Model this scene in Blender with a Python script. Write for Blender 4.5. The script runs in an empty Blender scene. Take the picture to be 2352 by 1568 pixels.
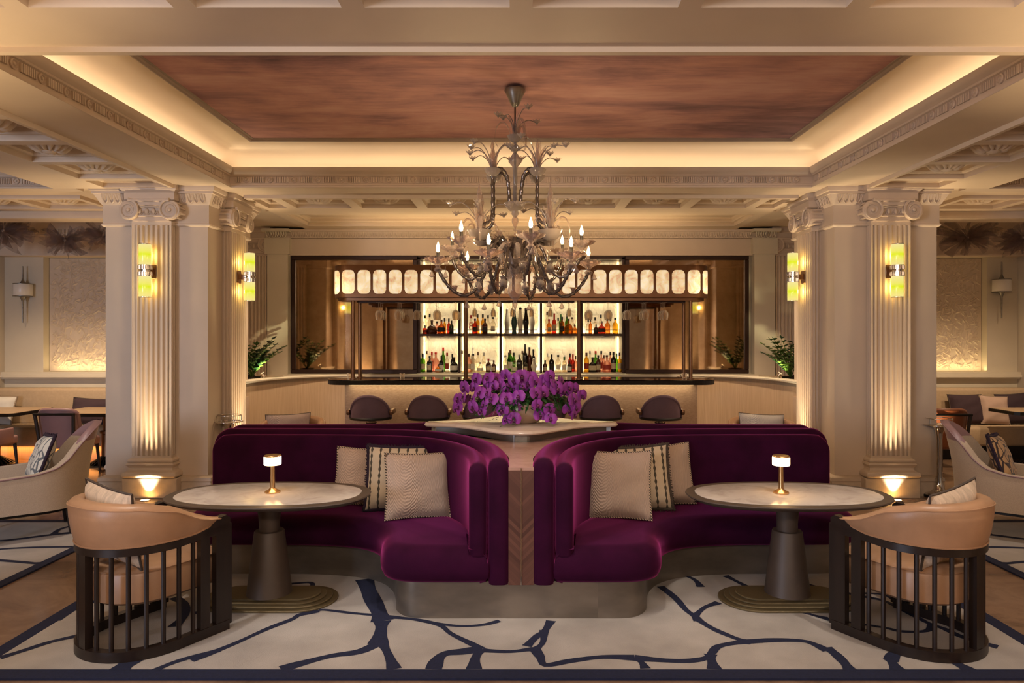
import bpy, bmesh, math, random
from mathutils import Vector as V, Matrix
R = math.radians; PI = math.pi; sin = math.sin; cos = math.cos
sc = bpy.context.scene; C = sc.collection
random.seed(7)
H, F, VX, VY = 1.75, 1600.0, 1197.0, 772.0      # eye height, focal length (px of a 2352 px frame), vanishing point

def at(px, py, d):                               # the point of the photo at depth d
    return V(((px - VX) / F * d, d, H - (py - VY) / F * d))
def gnd(px, py, h=0.0):                          # the point of the photo at height h
    d = F * (H - h) / (py - VY)
    return ((px - VX) / F * d, d)

# ---------------------------------------------------------------- mesh helpers
class MB:
    def __init__(s): s.v = []; s.f = []; s.mi = []; s.m = 0
    def add(s, vs, fs):
        o = len(s.v); s.v += [tuple(v) for v in vs]
        for f in fs: s.f.append([i + o for i in f]); s.mi.append(s.m)
    def join(s, b, M=None):
        o = len(s.v)
        s.v += [tuple(M @ V(v)) if M else v for v in b.v]
        s.f += [[i + o for i in f] for f in b.f]; s.mi += list(b.mi)
        return s
    def box(s, x0, x1, y0, y1, z0, z1):
        s.add([(x0,y0,z0),(x1,y0,z0),(x1,y1,z0),(x0,y1,z0),(x0,y0,z1),(x1,y0,z1),(x1,y1,z1),(x0,y1,z1)],
              [(0,3,2,1),(4,5,6,7),(0,1,5,4),(1,2,6,5),(2,3,7,6),(3,0,4,7)]); return s
    def rbox(s, x0, x1, y0, y1, z0, z1, r=.01, seg=2):
        bm = bmesh.new(); b = MB().box(x0,x1,y0,y1,z0,z1)
        vs = [bm.verts.new(v) for v in b.v]
        for f in b.f: bm.faces.new([vs[i] for i in f])
        bmesh.ops.bevel(bm, geom=list(bm.edges), offset=r, segments=seg, profile=.5, affect='EDGES')
        bm.verts.index_update()
        s.add([v.co[:] for v in bm.verts], [[v.index for v in f.verts] for f in bm.faces]); bm.free(); return s
    def prism(s, poly, z0, z1):
        n = len(poly)
        s.add([(x,y,z0) for x,y in poly] + [(x,y,z1) for x,y in poly],
              [list(range(n))[::-1], list(range(n, 2*n))] + [(i,(i+1)%n,n+(i+1)%n,n+i) for i in range(n)]); return s
    def olathe(s, out, prof, cap0=True, cap1=True):      # outline grown/shrunk by prof = [(offset outward, z)]
        nn = miter(out, True); n = len(out); vs = []; fs = []
        for off, z in prof: vs += [(p[0]-q[0]*off, p[1]-q[1]*off, z) for p, q in zip(out, nn)]
        for k in range(len(prof)-1):
            a = k*n; b = a+n
            fs += [(a+i, a+(i+1)%n, b+(i+1)%n, b+i) for i in range(n)]
        if cap0: fs.append(list(range(n))[::-1])
        if cap1: fs.append(list(range((len(prof)-1)*n, len(prof)*n)))
        s.add(vs, fs); return s
    def sweep(s, path, prof, closed=False, cap=True):     # prof: [(offset to the left, z)] closed loop, or a function of (i, t)
        nn = miter(path, closed); n = len(path); vs = []; fs = []; m = None
        for i, (p, q) in enumerate(zip(path, nn)):
            pr = prof(i, i/(n-1)) if callable(prof) else prof
            m = len(pr); vs += [(p[0]+q[0]*o, p[1]+q[1]*o, z) for o, z in pr]
        for i in range(n if closed else n-1):
            a = i*m; b = ((i+1)%n)*m
            fs += [(a+k, a+(k+1)%m, b+(k+1)%m, b+k) for k in range(m)]
        if cap and not closed: fs += [list(range(m)), list(range((n-1)*m, n*m))[::-1]]
        s.add(vs, fs); return s
    def strip(s, path, prof, closed=False):               # open profile
        nn = miter(path, closed); n = len(path); m = len(prof); vs = []; fs = []
        for p, q in zip(path, nn): vs += [(p[0]+q[0]*o, p[1]+q[1]*o, z) for o, z in prof]
        for i in range(n if closed else n-1):
            a = i*m; b = ((i+1)%n)*m
            fs += [(a+k, a+k+1, b+k+1, b+k) for k in range(m-1)]
        s.add(vs, fs); return s
    def lathe(s, prof, c=(0,0,0), n=20, M=None, scal=None, cap=True):
        vs = []; fs = []; k = len(prof)
        for j, (r, z) in enumerate(prof):
            for i in range(n):
                a = 2*PI*i/n; rr = r*(1+(scal[1]*cos(scal[0]*a)*(j/(k-1)) if scal else 0))
                vs.append(V((rr*cos(a), rr*sin(a), z)))
        for j in range(k-1):
            fs += [(j*n+i, j*n+(i+1)%n, (j+1)*n+(i+1)%n, (j+1)*n+i) for i in range(n)]
        if cap: fs += [list(range(n))[::-1], list(range((k-1)*n, k*n))]
        M = M or Matrix.Translation(c)
        s.add([M @ v for v in vs], fs); return s
    def tube(s, pts, r, n=6, closed=False, cap=True):
        pts = [V(p) for p in pts]; N = len(pts); up = None; vs = []; fs = []
        for i, p in enumerate(pts):
            a = pts[(i-1)%N] if (closed or i) else p; b = pts[(i+1)%N] if (closed or i < N-1) else p
            t = (b-a).normalized() if (b-a).length > 1e-9 else V((0,0,1))
            if up is None: up = V((0,0,1)) if abs(t.z) < .9 else V((0,1,0))
            u = (up - t*up.dot(t))
            u = u.normalized() if u.length > 1e-6 else t.orthogonal().normalized()
            w = t.cross(u); up = u
            rr = r(i/(N-1)) if callable(r) else (r[i] if isinstance(r, (list, tuple)) else r)
            vs += [p + (u*cos(2*PI*k/n) + w*sin(2*PI*k/n))*rr for k in range(n)]
        for i in range(N if closed else N-1):
            a = i*n; b = ((i+1)%N)*n
            fs += [(a+k, a+(k+1)%n, b+(k+1)%n, b+k) for k in range(n)]
        if cap and not closed: fs += [list(range(n))[::-1], list(range((N-1)*n, N*n))]
        s.add(vs, fs); return s
    def ball(s, c, r, nu=12, nv=8):
        r = (r,r,r) if not isinstance(r, (tuple,list)) else r
        vs = [(c[0], c[1], c[2]-r[2])]; fs = []
        for j in range(1, nv):
            a = -PI/2 + PI*j/nv
            vs += [(c[0]+r[0]*cos(a)*cos(2*PI*i/nu), c[1]+r[1]*cos(a)*sin(2*PI*i/nu), c[2]+r[2]*sin(a)) for i in range(nu)]
        vs.append((c[0], c[1], c[2]+r[2])); T = len(vs)-1
        for i in range(nu): fs += [(0, 1+(i+1)%nu, 1+i), (T, T-nu+i, T-nu+(i+1)%nu)]
        for j in range(nv-2):
            a = 1+j*nu; b = a+nu
            fs += [(a+i, a+(i+1)%nu, b+(i+1)%nu, b+i) for i in range(nu)]
        s.add(vs, fs); return s
    def grid(s, fn, nu, nv, cu=False):
        vs = [fn(i/nu, j/nv) for i in range(nu+(0 if cu else 1)) for j in range(nv+1)]; fs = []
        U = nu if cu else nu+1
        for i in range(nu):
            for j in range(nv):
                a = i*(nv+1)+j; b = ((i+1)%U)*(nv+1)+j
                fs.append((a, b, b+1, a+1))
        s.add(vs, fs); return s
    def rings(s, outs, zs, cap=True):
        n = len(outs[0]); vs = [(x, y, z) for o, z in zip(outs, zs) for x, y in o]; fs = []
        for k in range(len(outs)-1): fs += [(k*n+i, k*n+(i+1)%n, k*n+n+(i+1)%n, k*n+n+i) for i in range(n)]
        if cap: fs += [list(range(n))[::-1], list(range((len(outs)-1)*n, len(outs)*n))]
        s.add(vs, fs); return s
    def build(s, name, mat, parent=None, sm=40, world=False):
        me = bpy.data.meshes.new(name); vs = s.v
        if world and parent is not None:
            L = parent.location; vs = [(x-L.x, y-L.y, z-L.z) for x, y, z in vs]
        me.from_pydata(vs, [], s.f)
        mats = mat if isinstance(mat, (list, tuple)) else [mat]
        for m in mats: me.materials.append(m)
        if len(mats) > 1: me.polygons.foreach_set('material_index', s.mi)
        bm = bmesh.new(); bm.from_mesh(me); bmesh.ops.recalc_face_normals(bm, faces=bm.faces); bm.to_mesh(me); bm.free()
        if sm:
            me.polygons.foreach_set('use_smooth', [True]*len(me.polygons)); me.set_sharp_from_angle(angle=R(sm))
        o = bpy.data.objects.new(name, me); C.objects.link(o)
        if parent is not None: o.parent = parent
        return o

def miter(path, closed):                          # left-hand mitred normals
    n = len(path); out = []
    for i in range(n):
        a = path[(i-1)%n] if (closed or i) else None; p = path[i]; b = path[(i+1)%n] if (closed or i < n-1) else None
        ds = []
        for q, w in ((a, p), (p, b)):
            if q is None or w is None: continue
            dx, dy = w[0]-q[0], w[1]-q[1]; L = math.hypot(dx, dy)
            if L > 1e-9: ds.append((-dy/L, dx/L))
        if not ds: ds = [(0, 1)]
        x = sum(d[0] for d in ds); y = sum(d[1] for d in ds); L = math.hypot(x, y) or 1
        x /= L; y /= L; k = max(.35, x*ds[0][0] + y*ds[0][1]); out.append((x/k, y/k))
    return out
def cr(pts, n, closed=False):                     # Catmull-Rom through points, n steps per span
    P = [V(tuple(p) + (0,)*(3-len(p))) for p in pts]; N = len(P); out = []
    for i in range(N if closed else N-1):
        p0 = P[(i-1)%N] if (closed or i) else P[0]*2-P[1]; p1 = P[i]; p2 = P[(i+1)%N]
        p3 = P[(i+2)%N] if (closed or i < N-2) else P[-1]*2-P[-2]
        for k in range(n):
            t = k/n
            out.append(.5*((2*p1)+(p2-p0)*t+(2*p0-5*p1+4*p2-p3)*t*t+(3*p1-p0-3*p2+p3)*t**3))
    if not closed: out.append(P[-1])
    return out
def cr2(pts, n, closed=False): return [(p.x, p.y) for p in cr(pts, n, closed)]
def interp(tab, x):
    for (a, b), (c, d) in zip(tab, tab[1:]):
        if x <= c: return b + (d-b)*max(0, (x-a))/(c-a)
    return tab[-1][1]
def rect(x0, x1, y0, y1): return [(x0,y0),(x1,y0),(x1,y1),(x0,y1)]
def rrect(x0, x1, y0, y1, r, n=6):
    out = []
    for cx, cy, a in ((x1-r,y0+r,-90),(x1-r,y1-r,0),(x0+r,y1-r,90),(x0+r,y0+r,180)):
        out += [(cx+r*cos(R(a+90*k/n)), cy+r*sin(R(a+90*k/n))) for k in range(n+1)]
    return out
def RX(a): return Matrix.Rotation(R(a), 4, 'X')
def RY(a): return Matrix.Rotation(R(a), 4, 'Y')
def RZ(a): return Matrix.Rotation(R(a), 4, 'Z')
def T(x, y, z): return Matrix.Translation((x, y, z))

def tag(o, label=None, cat=None, group=None, kind=None):
    if label: o['label'] = label
    if cat: o['category'] = cat
    if group: o['group'] = group
    if kind: o['kind'] = kind
    return o
def thing(name, label, cat, loc=(0,0,0), rz=0, group=None, kind=None):
    o = bpy.data.objects.new(name, None); C.objects.link(o); o.empty_display_size = .1
    o.location = loc; o.rotation_euler.z = R(rz); return tag(o, label, cat, group, kind)
def copy_tree(o, parent=None):
    kids = list(o.children); c = o.copy(); C.objects.link(c)
    if parent is not None: c.parent = parent
    for k in kids: copy_tree(k, c)
    return c
def struct(o, label=None, cat=None): return tag(o, label, cat, None, 'structure')

# ---------------------------------------------------------------- materials
def lin(h):
    h = h.lstrip('#'); f = lambda u: u/12.92 if u <= .04045 else ((u+.055)/1.055)**2.4
    return tuple(f(int(h[i:i+2], 16)/255) for i in (0, 2, 4)) + (1,)
def mul(c, k): return (min(1,c[0]*k), min(1,c[1]*k), min(1,c[2]*k), 1)
class Mat:
    def __init__(s, name):
        s.m = bpy.data.materials.new(name); s.m.use_nodes = True; s.nt = s.m.node_tree
        s.b = s.nt.nodes['Principled BSDF']; s.out = s.nt.nodes['Material Output']; s._co = None
    def n(s, t, **kw):
        d = s.nt.nodes.new(t)
        for k, v in kw.items(): setattr(d, k, v)
        return d
    def l(s, a, b): s.nt.links.new(a, b)
    def co(s, scale=(1,1,1), kind='Object'):
        tc = s.n('ShaderNodeTexCoord'); mp = s.n('ShaderNodeMapping'); mp.inputs['Scale'].default_value = scale
        s.l(tc.outputs[kind], mp.inputs[0]); return mp.outputs[0]
    def noise(s, scale, detail=3, vec=None, rough=.5, dist=0):
        t = s.n('ShaderNodeTexNoise'); t.inputs['Scale'].default_value = scale; t.inputs['Detail'].default_value = detail
        t.inputs['Roughness'].default_value = rough; t.inputs['Distortion'].default_value = dist
        s.l(vec if vec is not None else s.co(), t.inputs['Vector']); return t.outputs['Fac']
    def ramp(s, fac, stops):
        r = s.n('ShaderNodeValToRGB'); e = r.color_ramp.elements
        while len(e) < len(stops): e.new(.5)
        for el, (p, c) in zip(e, stops): el.position = p; el.color = c
        s.l(fac, r.inputs[0]); return r.outputs[0]
    def math(s, op, a, b=None):
        m = s.n('ShaderNodeMath', operation=op)
        for i, x in enumerate((a, b)):
            if x is None: continue
            if isinstance(x, (int, float)): m.inputs[i].default_value = x
            else: s.l(x, m.inputs[i])
        return m.outputs[0]
    def bump(s, h, strength=.3, dist=.01):
        b = s.n('ShaderNodeBump'); b.inputs['Strength'].default_value = strength; b.inputs['Distance'].default_value = dist
        s.l(h, b.inputs['Height']); s.l(b.outputs[0], s.b.inputs['Normal'])
    def set(s, **kw):
        for k, v in kw.items(): s.b.inputs[k.replace('_', ' ')].default_value = v
        return s
def simple(name, col, rough=.5, metal=0, var=.06, vs=8, bump=None, sheen=0, coat=0, stretch=(1,1,1), spec=.5):
    m = Mat(name); c = lin(col)
    if var: m.l(m.ramp(m.noise(vs, 4, m.co(stretch)), [(.3, mul(c, 1-var)), (.7, mul(c, 1+var))]), m.b.inputs['Base Color'])
    else: m.set(Base_Color=c)
    m.set(Roughness=rough, Metallic=metal, Coat_Weight=coat, Specular_IOR_Level=spec)
    if sheen: m.set(Sheen_Weight=sheen, Sheen_Roughness=.4, Sheen_Tint=mul(c, 3))
    if bump: m.bump(m.noise(bump[0], 3, m.co(bump[2] if len(bump) > 2 else (1,1,1))), bump[1], bump[3] if len(bump) > 3 else .005)
    return m.m
def emit(name, col, st):
    m = Mat(name); c = lin(col); m.set(Base_Color=c, Emission_Color=c, Emission_Strength=st); return m.m
def clear(name, tint, amount=.5, rough=.06, base='#ffffff', edge=.3, k0=.04):   # thin clear glass: tinted see-through with a glossy skin that grows at the rim
    m = Mat(name); tr = m.n('ShaderNodeBsdfTransparent'); tr.inputs[0].default_value = lin(tint)
    m.set(Base_Color=lin(base), Roughness=rough, Specular_IOR_Level=.8)
    lw = m.n('ShaderNodeLayerWeight'); lw.inputs[0].default_value = edge
    f = m.math('ADD', m.math('MULTIPLY', lw.outputs['Facing'], amount), k0)
    mx = m.n('ShaderNodeMixShader'); m.l(f, mx.inputs[0]); m.l(tr.outputs[0], mx.inputs[1]); m.l(m.b.outputs[0], mx.inputs[2])
    m.l(mx.outputs[0], m.out.inputs[0]); return m.m

paint = simple('cream_paint', '#d9c8b4', .55, var=.025, vs=3)
paint_side = simple('alcove_paint', '#cfc6b8', .6, var=.03, vs=2)
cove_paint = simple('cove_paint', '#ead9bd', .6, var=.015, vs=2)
wall_paint = simple('wall_paint', '#d2c9b6', .6, var=.03, vs=3)
trim_paint = simple('trim_paint', '#d0bfae', .5, var=.03, vs=4)
plinth_stone = simple('plinth_stone', '#cdbda9', .35, var=.08, vs=14)
bronze = simple('bronze', '#7a5a44', .35, .9, var=.08, vs=10)
dark_bronze = simple('dark_bronze', '#3a2620', .45, .5, var=.1, vs=8)
black_metal = simple('black_metal', '#15110f', .4, .3, var=.05)
chrome = simple('chrome', '#d8d2ca', .12, 1, var=.02)
steel = simple('brushed_steel', '#8d8a84', .38, .9, var=.14, vs=3, stretch=(1,1,6))
plinth_metal = simple('patinated_metal', '#8a8177', .42, .8, var=.3, vs=2.2, stretch=(1,1,2.5))
dark_wood = simple('dark_wood', '#221713', .38, 0, var=.3, vs=22, stretch=(1,1,.06))
leather = simple('beige_leather', '#b18b6c', .36, 0, var=.12, vs=6, bump=(240, .12))
leather_taupe = simple('taupe_leather', '#8f7660', .4, 0, var=.08, vs=6)
mauve = simple('mauve_leather', '#8d6e70', .42, 0, var=.06, vs=6)
brown_leather = simple('brown_leather', '#7e4a30', .42, 0, var=.06, vs=6)
linen = simple('linen', '#b3a18d', .85, 0, var=.1, vs=160, bump=(300, .3), sheen=.2)
cream_uphol = simple('cream_upholstery', '#b09a7e', .75, 0, var=.05, vs=30)
plum = simple('plum_cloth', '#33232c', .8, 0, var=.1, vs=20, sheen=.2)
stool_cloth = simple('plum_stool_cloth', '#5a4554', .75, 0, var=.1, vs=10, sheen=.3)
taupe_table = simple('taupe_lacquer', '#4c4038', .5, .1, var=.1, vs=8)
olive_metal = simple('olive_metal', '#6f6247', .5, .5, var=.06, vs=10)
pot_mat = simple('pot_ceramic', '#c9b09a', .5, var=.05, vs=10)
navy = simple('navy_pile', '#131b3a', .95, var=.2, vs=60, bump=(400, .5))
gold = simple('champagne_metal', '#d6ae7c', .28, 1, var=.03)
plant_green = simple('plant_green', '#3f5a22', .35, var=.3, vs=12)
fol_dark = simple('dark_foliage', '#14301a', .4, var=.35, vs=20)
velvet = Mat('purple_velvet'); _c = lin('#300726')
velvet.l(velvet.ramp(velvet.noise(5, 4), [(.3, mul(_c, .75)), (.7, mul(_c, 1.25))]), velvet.b.inputs['Base Color'])
velvet.set(Roughness=.85, Sheen_Weight=.75, Sheen_Roughness=.3, Sheen_Tint=(.8,.1,.45,1), Specular_IOR_Level=.1); velvet.bump(velvet.noise(350, 2), .15); velvet = velvet.m

m = Mat('marble_floor')
v = m.co((1,1,1)); n1 = m.noise(1.1, 8, v, .62, 1.8)
m.l(m.ramp(n1, [(.25, lin('#4f3d30')), (.45, lin('#7d6350')), (.58, lin('#8f745e')), (.75, lin('#5c483a'))]), m.b.inputs['Base Color'])
m.set(Roughness=.16, Specular_IOR_Level=.6); floor_mat = m.m

def marble(name, a, b, rough):
    m = Mat(name); m.l(m.ramp(m.noise(5, 8, None, .6, .9), [(.35, lin(b)), (.55, lin(a))]), m.b.inputs['Base Color']); m.set(Roughness=rough); return m.m
table_marble = marble('table_marble', '#c9c2bd', '#b3aaa4', .2)
star_marble = marble('star_marble', '#dccab8', '#d3bfac', .14)
pink_marble = marble('pink_marble', '#b89486', '#aa8578', .25)

m = Mat('rug_pile'); v = m.co()
m.l(m.ramp(m.noise(3.5, 5, v), [(.3, lin('#99928b')), (.7, lin('#b2aba4'))]), m.b.inputs['Base Color'])
m.set(Roughness=.95, Sheen_Weight=.2); m.bump(m.noise(300, 3), .6, .006); rug_mat = m.m

m = Mat('sky_painting'); v = m.co((.6, 1.5, 1))
n1 = m.noise(1.0, 7, v, .6, .3); n2 = m.noise(7, 4, m.co((.5, 7, 1)), .6)
mix = m.math('ADD', m.math('MULTIPLY', n1, .85), m.math('MULTIPLY', n2, .15))
m.l(m.ramp(mix, [(.3, lin('#5c4650')), (.42, lin('#9a7379')), (.53, lin('#c4948f')), (.68, lin('#dcb2aa'))]), m.b.inputs['Base Color'])
m.set(Roughness=.8); paint_sky = m.m

m = Mat('oak_panel'); v = m.co((40, 40, 1.0)); g = m.noise(2.4, 5, v, .6)
m.l(m.ramp(g, [(.3, lin('#c4a88a')), (.7, lin('#d8c0a2'))]), m.b.inputs['Base Color']); m.set(Roughness=.5); oak = m.m

m = Mat('bar_stone'); g = m.noise(22, 6, m.co((1,1,3)), .7)
m.l(m.ramp(g, [(.3, lin('#9a8070')), (.7, lin('#b9a08c'))]), m.b.inputs['Base Color']); m.set(Roughness=.6); m.bump(m.noise(60, 5, m.co((1,1,3))), .2); bar_stone = m.m
m = Mat('black_counter'); m.set(Base_Color=lin('#1b1210'), Roughness=.08); counter_mat = m.m
m = Mat('ribbed_black'); w = m.n('ShaderNodeTexWave'); w.inputs['Scale'].default_value = 40; m.l(m.co(), w.inputs[0]); m.bump(w.outputs['Fac'], .8); m.set(Base_Color=lin('#120d0c'), Roughness=.3); ribbed = m.m

m = Mat('chevron_wood'); tc = m.n('ShaderNodeTexCoord'); sp = m.n('ShaderNodeSeparateXYZ'); m.l(tc.outputs['Object'], sp.inputs[0])
k = m.math('SUBTRACT', sp.outputs[2], m.math('ABSOLUTE', sp.outputs[0])); k = m.math('MULTIPLY', k, 36)
fl = m.math('FLOOR', k); fr = m.math('FRACT', k); wn = m.n('ShaderNodeTexWhiteNoise'); wn.noise_dimensions = '1D'; m.l(fl, wn.inputs['W'])
fac = m.math('MULTIPLY', wn.outputs['Value'], m.math('GREATER_THAN', fr, .05))
m.l(m.ramp(fac, [(0, lin('#4c3029')), (1, lin('#674439'))]), m.b.inputs['Base Color']); m.set(Roughness=.45); chevron = m.m

def relief(name, col, scale, st, rough=.6):
    m = Mat(name); c = lin(col); v = m.n('ShaderNodeTexVoronoi'); v.feature = 'DISTANCE_TO_EDGE'; v.inputs['Scale'].default_value = scale
    nz = m.n('ShaderNodeTexNoise'); nz.inputs['Scale'].default_value = 6; mx = m.n('ShaderNodeVectorMath', operation='MULTIPLY_ADD')
    m.l(m.co((1, 1, .5)), nz.inputs['Vector']); m.l(nz.outputs['Color'], mx.inputs[0]); mx.inputs[1].default_value = (.35,.35,.35)
    m.l(m.co((1, 1, .62)), mx.inputs[2]); m.l(mx.outputs[0], v.inputs['Vector'])
    m.set(Base_Color=c, Roughness=rough); m.bump(m.ramp(v.outputs['Distance'], [(0, (0,0,0,1)), (.25, (1,1,1,1))]), st, .02); return m.m
niche_paint = simple('niche_plaster', '#d6c5b0', .55, var=.04, vs=9, bump=(60, .15))
shelf_relief = relief('shelf_relief_panel', '#efe4cc', 11, .45)

m = Mat('aged_mirror'); m.set(Metallic=1, Roughness=.05)
m.l(m.ramp(m.noise(4, 6, None, .7), [(.3, lin('#c0a488')), (.7, lin('#dcc6ac'))]), m.b.inputs['Base Color']); m.bump(m.noise(9, 5), .012); mirror_mat = m.m

m = Mat('alabaster_lit'); g = m.noise(7, 6, m.co(), .65, .7); tc = m.n('ShaderNodeTexCoord'); sp = m.n('ShaderNodeSeparateXYZ')
m.l(tc.outputs['Object'], sp.inputs[0])
col = m.ramp(g, [(.34, lin('#c99f74')), (.5, lin('#ead3a6')), (.64, lin('#fbf3d2'))]); m.l(col, m.b.inputs['Emission Color']); m.l(col, m.b.inputs['Base Color'])
m.set(Emission_Strength=.64, Roughness=.3); alabaster = m.m
m = Mat('sconce_glass_lit'); tc = m.n('ShaderNodeTexCoord'); sp = m.n('ShaderNodeSeparateXYZ'); m.l(tc.outputs['Generated'], sp.inputs[0])
col = m.ramp(sp.outputs[2], [(0, lin('#f0dc8c')), (.3, lin('#ede86a')), (.5, lin('#dfec10')), (.66, lin('#ede86a')), (1, lin('#f2e29a'))]); m.l(col, m.b.inputs['Emission Color'])
m.set(Base_Color=lin('#6f6a30'), Emission_Strength=.95, Roughness=.2); sconce_lit = m.m
white_shade = simple('white_glass_shade', '#e4e0d8', .3, var=.01)
shade_lit = emit('lamp_shade_lit', '#ffd9a0', 9)
bulb_lit = emit('bulb_lit', '#ffe3b0', 16)
led_warm = emit('led_strip_warm', '#ffe2a8', 6)
spot_lit = emit('uplight_lens_lit', '#ffe6b4', 12)
glass_clear = clear('chandelier_glass', '#e0d4cc', .6, .07, '#cfc0b8', .4, .13)
glass_mid = clear('ribbed_smoke_glass', '#c2b8b2', .5, .08, '#a89c96', .4, .36)
glass_smoke = simple('smoky_glass', '#6b615c', .14, .7, var=.25, vs=30)
glass_hang = clear('stemware_glass', '#f8f3ec', .75, .04, '#fff4e4', .45, .02)
tulle = Mat('tulle'); t_ = tulle.n('ShaderNodeBsdfTransparent'); mx_ = tulle.n('ShaderNodeMixShader'); mx_.inputs[0].default_value = .34
tulle.set(Base_Color=lin('#80685f'), Roughness=.9); tulle.l(t_.outputs[0], mx_.inputs[1]); tulle.l(tulle.b.outputs[0], mx_.inputs[2]); tulle.l(mx_.outputs[0], tulle.out.inputs[0]); tulle = tulle.m

def cushion_mat(name, base, kind, dark='#4a4438'):
    m = Mat(name); c = lin(base); d = lin(dark); m.set(Roughness=.85, Sheen_Weight=.15)
    tc = m.n('ShaderNodeTexCoord'); sp = m.n('ShaderNodeSeparateXYZ'); m.l(tc.outputs['Object'], sp.inputs[0]); x, z = sp.outputs[0], sp.outputs[2]
    if kind == 'ridge':
        v = m.n('ShaderNodeTexWave'); v.wave_type = 'RINGS'; v.rings_direction = 'SPHERICAL'; v.inputs['Scale'].default_value = 44; v.inputs['Distortion'].default_value = 7; v.inputs['Detail'].default_value = 2; v.inputs['Detail Scale'].default_value = .5
        mp = m.n('ShaderNodeMapping'); mp.inputs['Location'].default_value = (.16, 0, -.3); mp.inputs['Scale'].default_value = (1.5, .2, .32); m.l(tc.outputs['Object'], mp.inputs[0]); m.l(mp.outputs[0], v.inputs[0])
        m.l(m.ramp(v.outputs['Fac'], [(0, mul(c, .78)), (.6, mul(c, 1.05))]), m.b.inputs['Base Color']); m.bump(v.outputs['Fac'], .5, .006)
    elif kind == 'stripe':
        k = m.math('MULTIPLY', x, 15); k = m.math('ADD', k, .5); fr = m.math('ABSOLUTE', m.math('SUBTRACT', m.math('FRACT', k), .5))
        w = m.math('ADD', .1, m.math('MULTIPLY', m.math('SINE', m.math('MULTIPLY', z, 130)), .045)); on = m.math('LESS_THAN', fr, w)
        m.l(m.ramp(on, [(0, c), (1, d)]), m.b.inputs['Base Color'])
    elif kind == 'lattice':
        v = m.n('ShaderNodeTexVoronoi'); v.feature = 'DISTANCE_TO_EDGE'; v.inputs['Scale'].default_value = 1; mp = m.n('ShaderNodeMapping'); mp.inputs['Scale'].default_value = (17, 1, 8); m.l(tc.outputs['Object'], mp.inputs[0]); m.l(mp.outputs[0], v.inputs['Vector'])
        m.l(m.ramp(m.math('LESS_THAN', v.outputs['Distance'], .06), [(0, c), (1, d)]), m.b.inputs['Base Color'])
    elif kind == 'crinkle':
        g = m.noise(14, 5, m.co((3, 1, .8)), .6, .6); m.l(m.ramp(g, [(.35, mul(c, .72)), (.6, c)]), m.b.inputs['Base Color']); m.bump(g, .8, .01)
    return m.m
cush_ridge = cushion_mat('ridged_cream_cloth', '#c2aa98', 'ridge')
cush_stripe = cushion_mat('striped_cloth', '#d0bfa4', 'stripe')
cush_lattice = cushion_mat('lattice_cloth', '#cfcabd', 'lattice', '#62666a')
cush_lattice2 = cushion_mat('dark_lattice_cloth', '#b08a5e', 'lattice', '#33211a')
cush_crinkle = cushion_mat('crinkled_cloth', '#d8c3ac', 'crinkle')
cush_pink = simple('pinkish_cloth', '#b39a8c', .85, var=.06, vs=10)
cush_white = simple('white_cloth', '#d0ccc4', .85, var=.03, vs=10)
trim_dark = simple('dark_piping', '#4a403a', .8, var=.1)
trim_plum = simple('plum_fringe', '#2a1a2c', .9, var=.3, vs=60, bump=(200, .8))
trim_grey = simple('grey_fringe', '#4a4038', .9, var=.3, vs=60, bump=(200, .8))
rope_mat = Mat('rope_trim'); w_ = rope_mat.n('ShaderNodeTexWave'); w_.inputs['Scale'].default_value = 34; w_.bands_direction = 'DIAGONAL'; rope_mat.l(rope_mat.co(), w_.inputs[0])
rope_mat.l(rope_mat.ramp(w_.outputs['Fac'], [(.45, lin('#2e2520')), (.55, lin('#c9b298'))]), rope_mat.b.inputs['Base Color']); rope_mat.set(Roughness=.8); rope_mat = rope_mat.m
# ---------------------------------------------------------------- the room
ZS = 3.38                                          # main soffit
XL, XR, YB = -7.86, 7.55, 10.6
def cells(xs, ys, holes):
    xs = sorted(set(xs + [h[0] for h in holes] + [h[1] for h in holes])); ys = sorted(set(ys + [h[2] for h in holes] + [h[3] for h in holes]))
    for a, b in zip(xs, xs[1:]):
        for c, d in zip(ys, ys[1:]):
            mx, my = (a+b)/2, (c+d)/2
            if not any(h[0] < mx < h[1] and h[2] < my < h[3] for h in holes): yield a, b, c, d
def plate(mb, x0, x1, y0, y1, z, holes):
    for a, b, c, d in cells([x0, x1], [y0, y1], holes): mb.add([(a,c,z),(b,c,z),(b,d,z),(a,d,z)], [(0,1,2,3)])
def recess(mb, h, steps):                          # steps: [(inset, z)] from the rim up, closed by a lid
    vs = []; 
    for off, z in steps: vs += [(h[0]+off,h[2]+off,z),(h[1]-off,h[2]+off,z),(h[1]-off,h[3]-off,z),(h[0]+off,h[3]-off,z)]
    fs = []
    for k in range(len(steps)-1):
        fs += [(4*k+i, 4*k+(i+1)%4, 4*k+4+(i+1)%4, 4*k+4+i) for i in range(4)]
    n = 4*(len(steps)-1); fs.append((n, n+1, n+2, n+3)); mb.add(vs, fs)
COF = lambda zb: [(0,zb),(0,zb+.05),(.035,zb+.05),(.045,zb+.065),(.045,zb+.1),(.06,zb+.115)]
def frame_panel(name, x0, x1, y0, y1, zb, holes, lip=True):    # a dropped coffered ceiling panel
    mb = MB(); plate(mb, x0, x1, y0, y1, zb, holes)
    for h in holes: recess(mb, h, COF(zb))
    mb.add([(x0,y0,zb),(x1,y0,zb),(x1,y1,zb),(x0,y1,zb),(x0,y0,zb+.05),(x1,y0,zb+.05),(x1,y1,zb+.05),(x0,y1,zb+.05)], [(0,1,5,4),(1,2,6,5),(2,3,7,6),(3,0,4,7)])
    return struct(mb.build(name, paint, None, 30))
ros = MB()                                         # carved ceiling rosette, hanging down from z = 0
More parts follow.
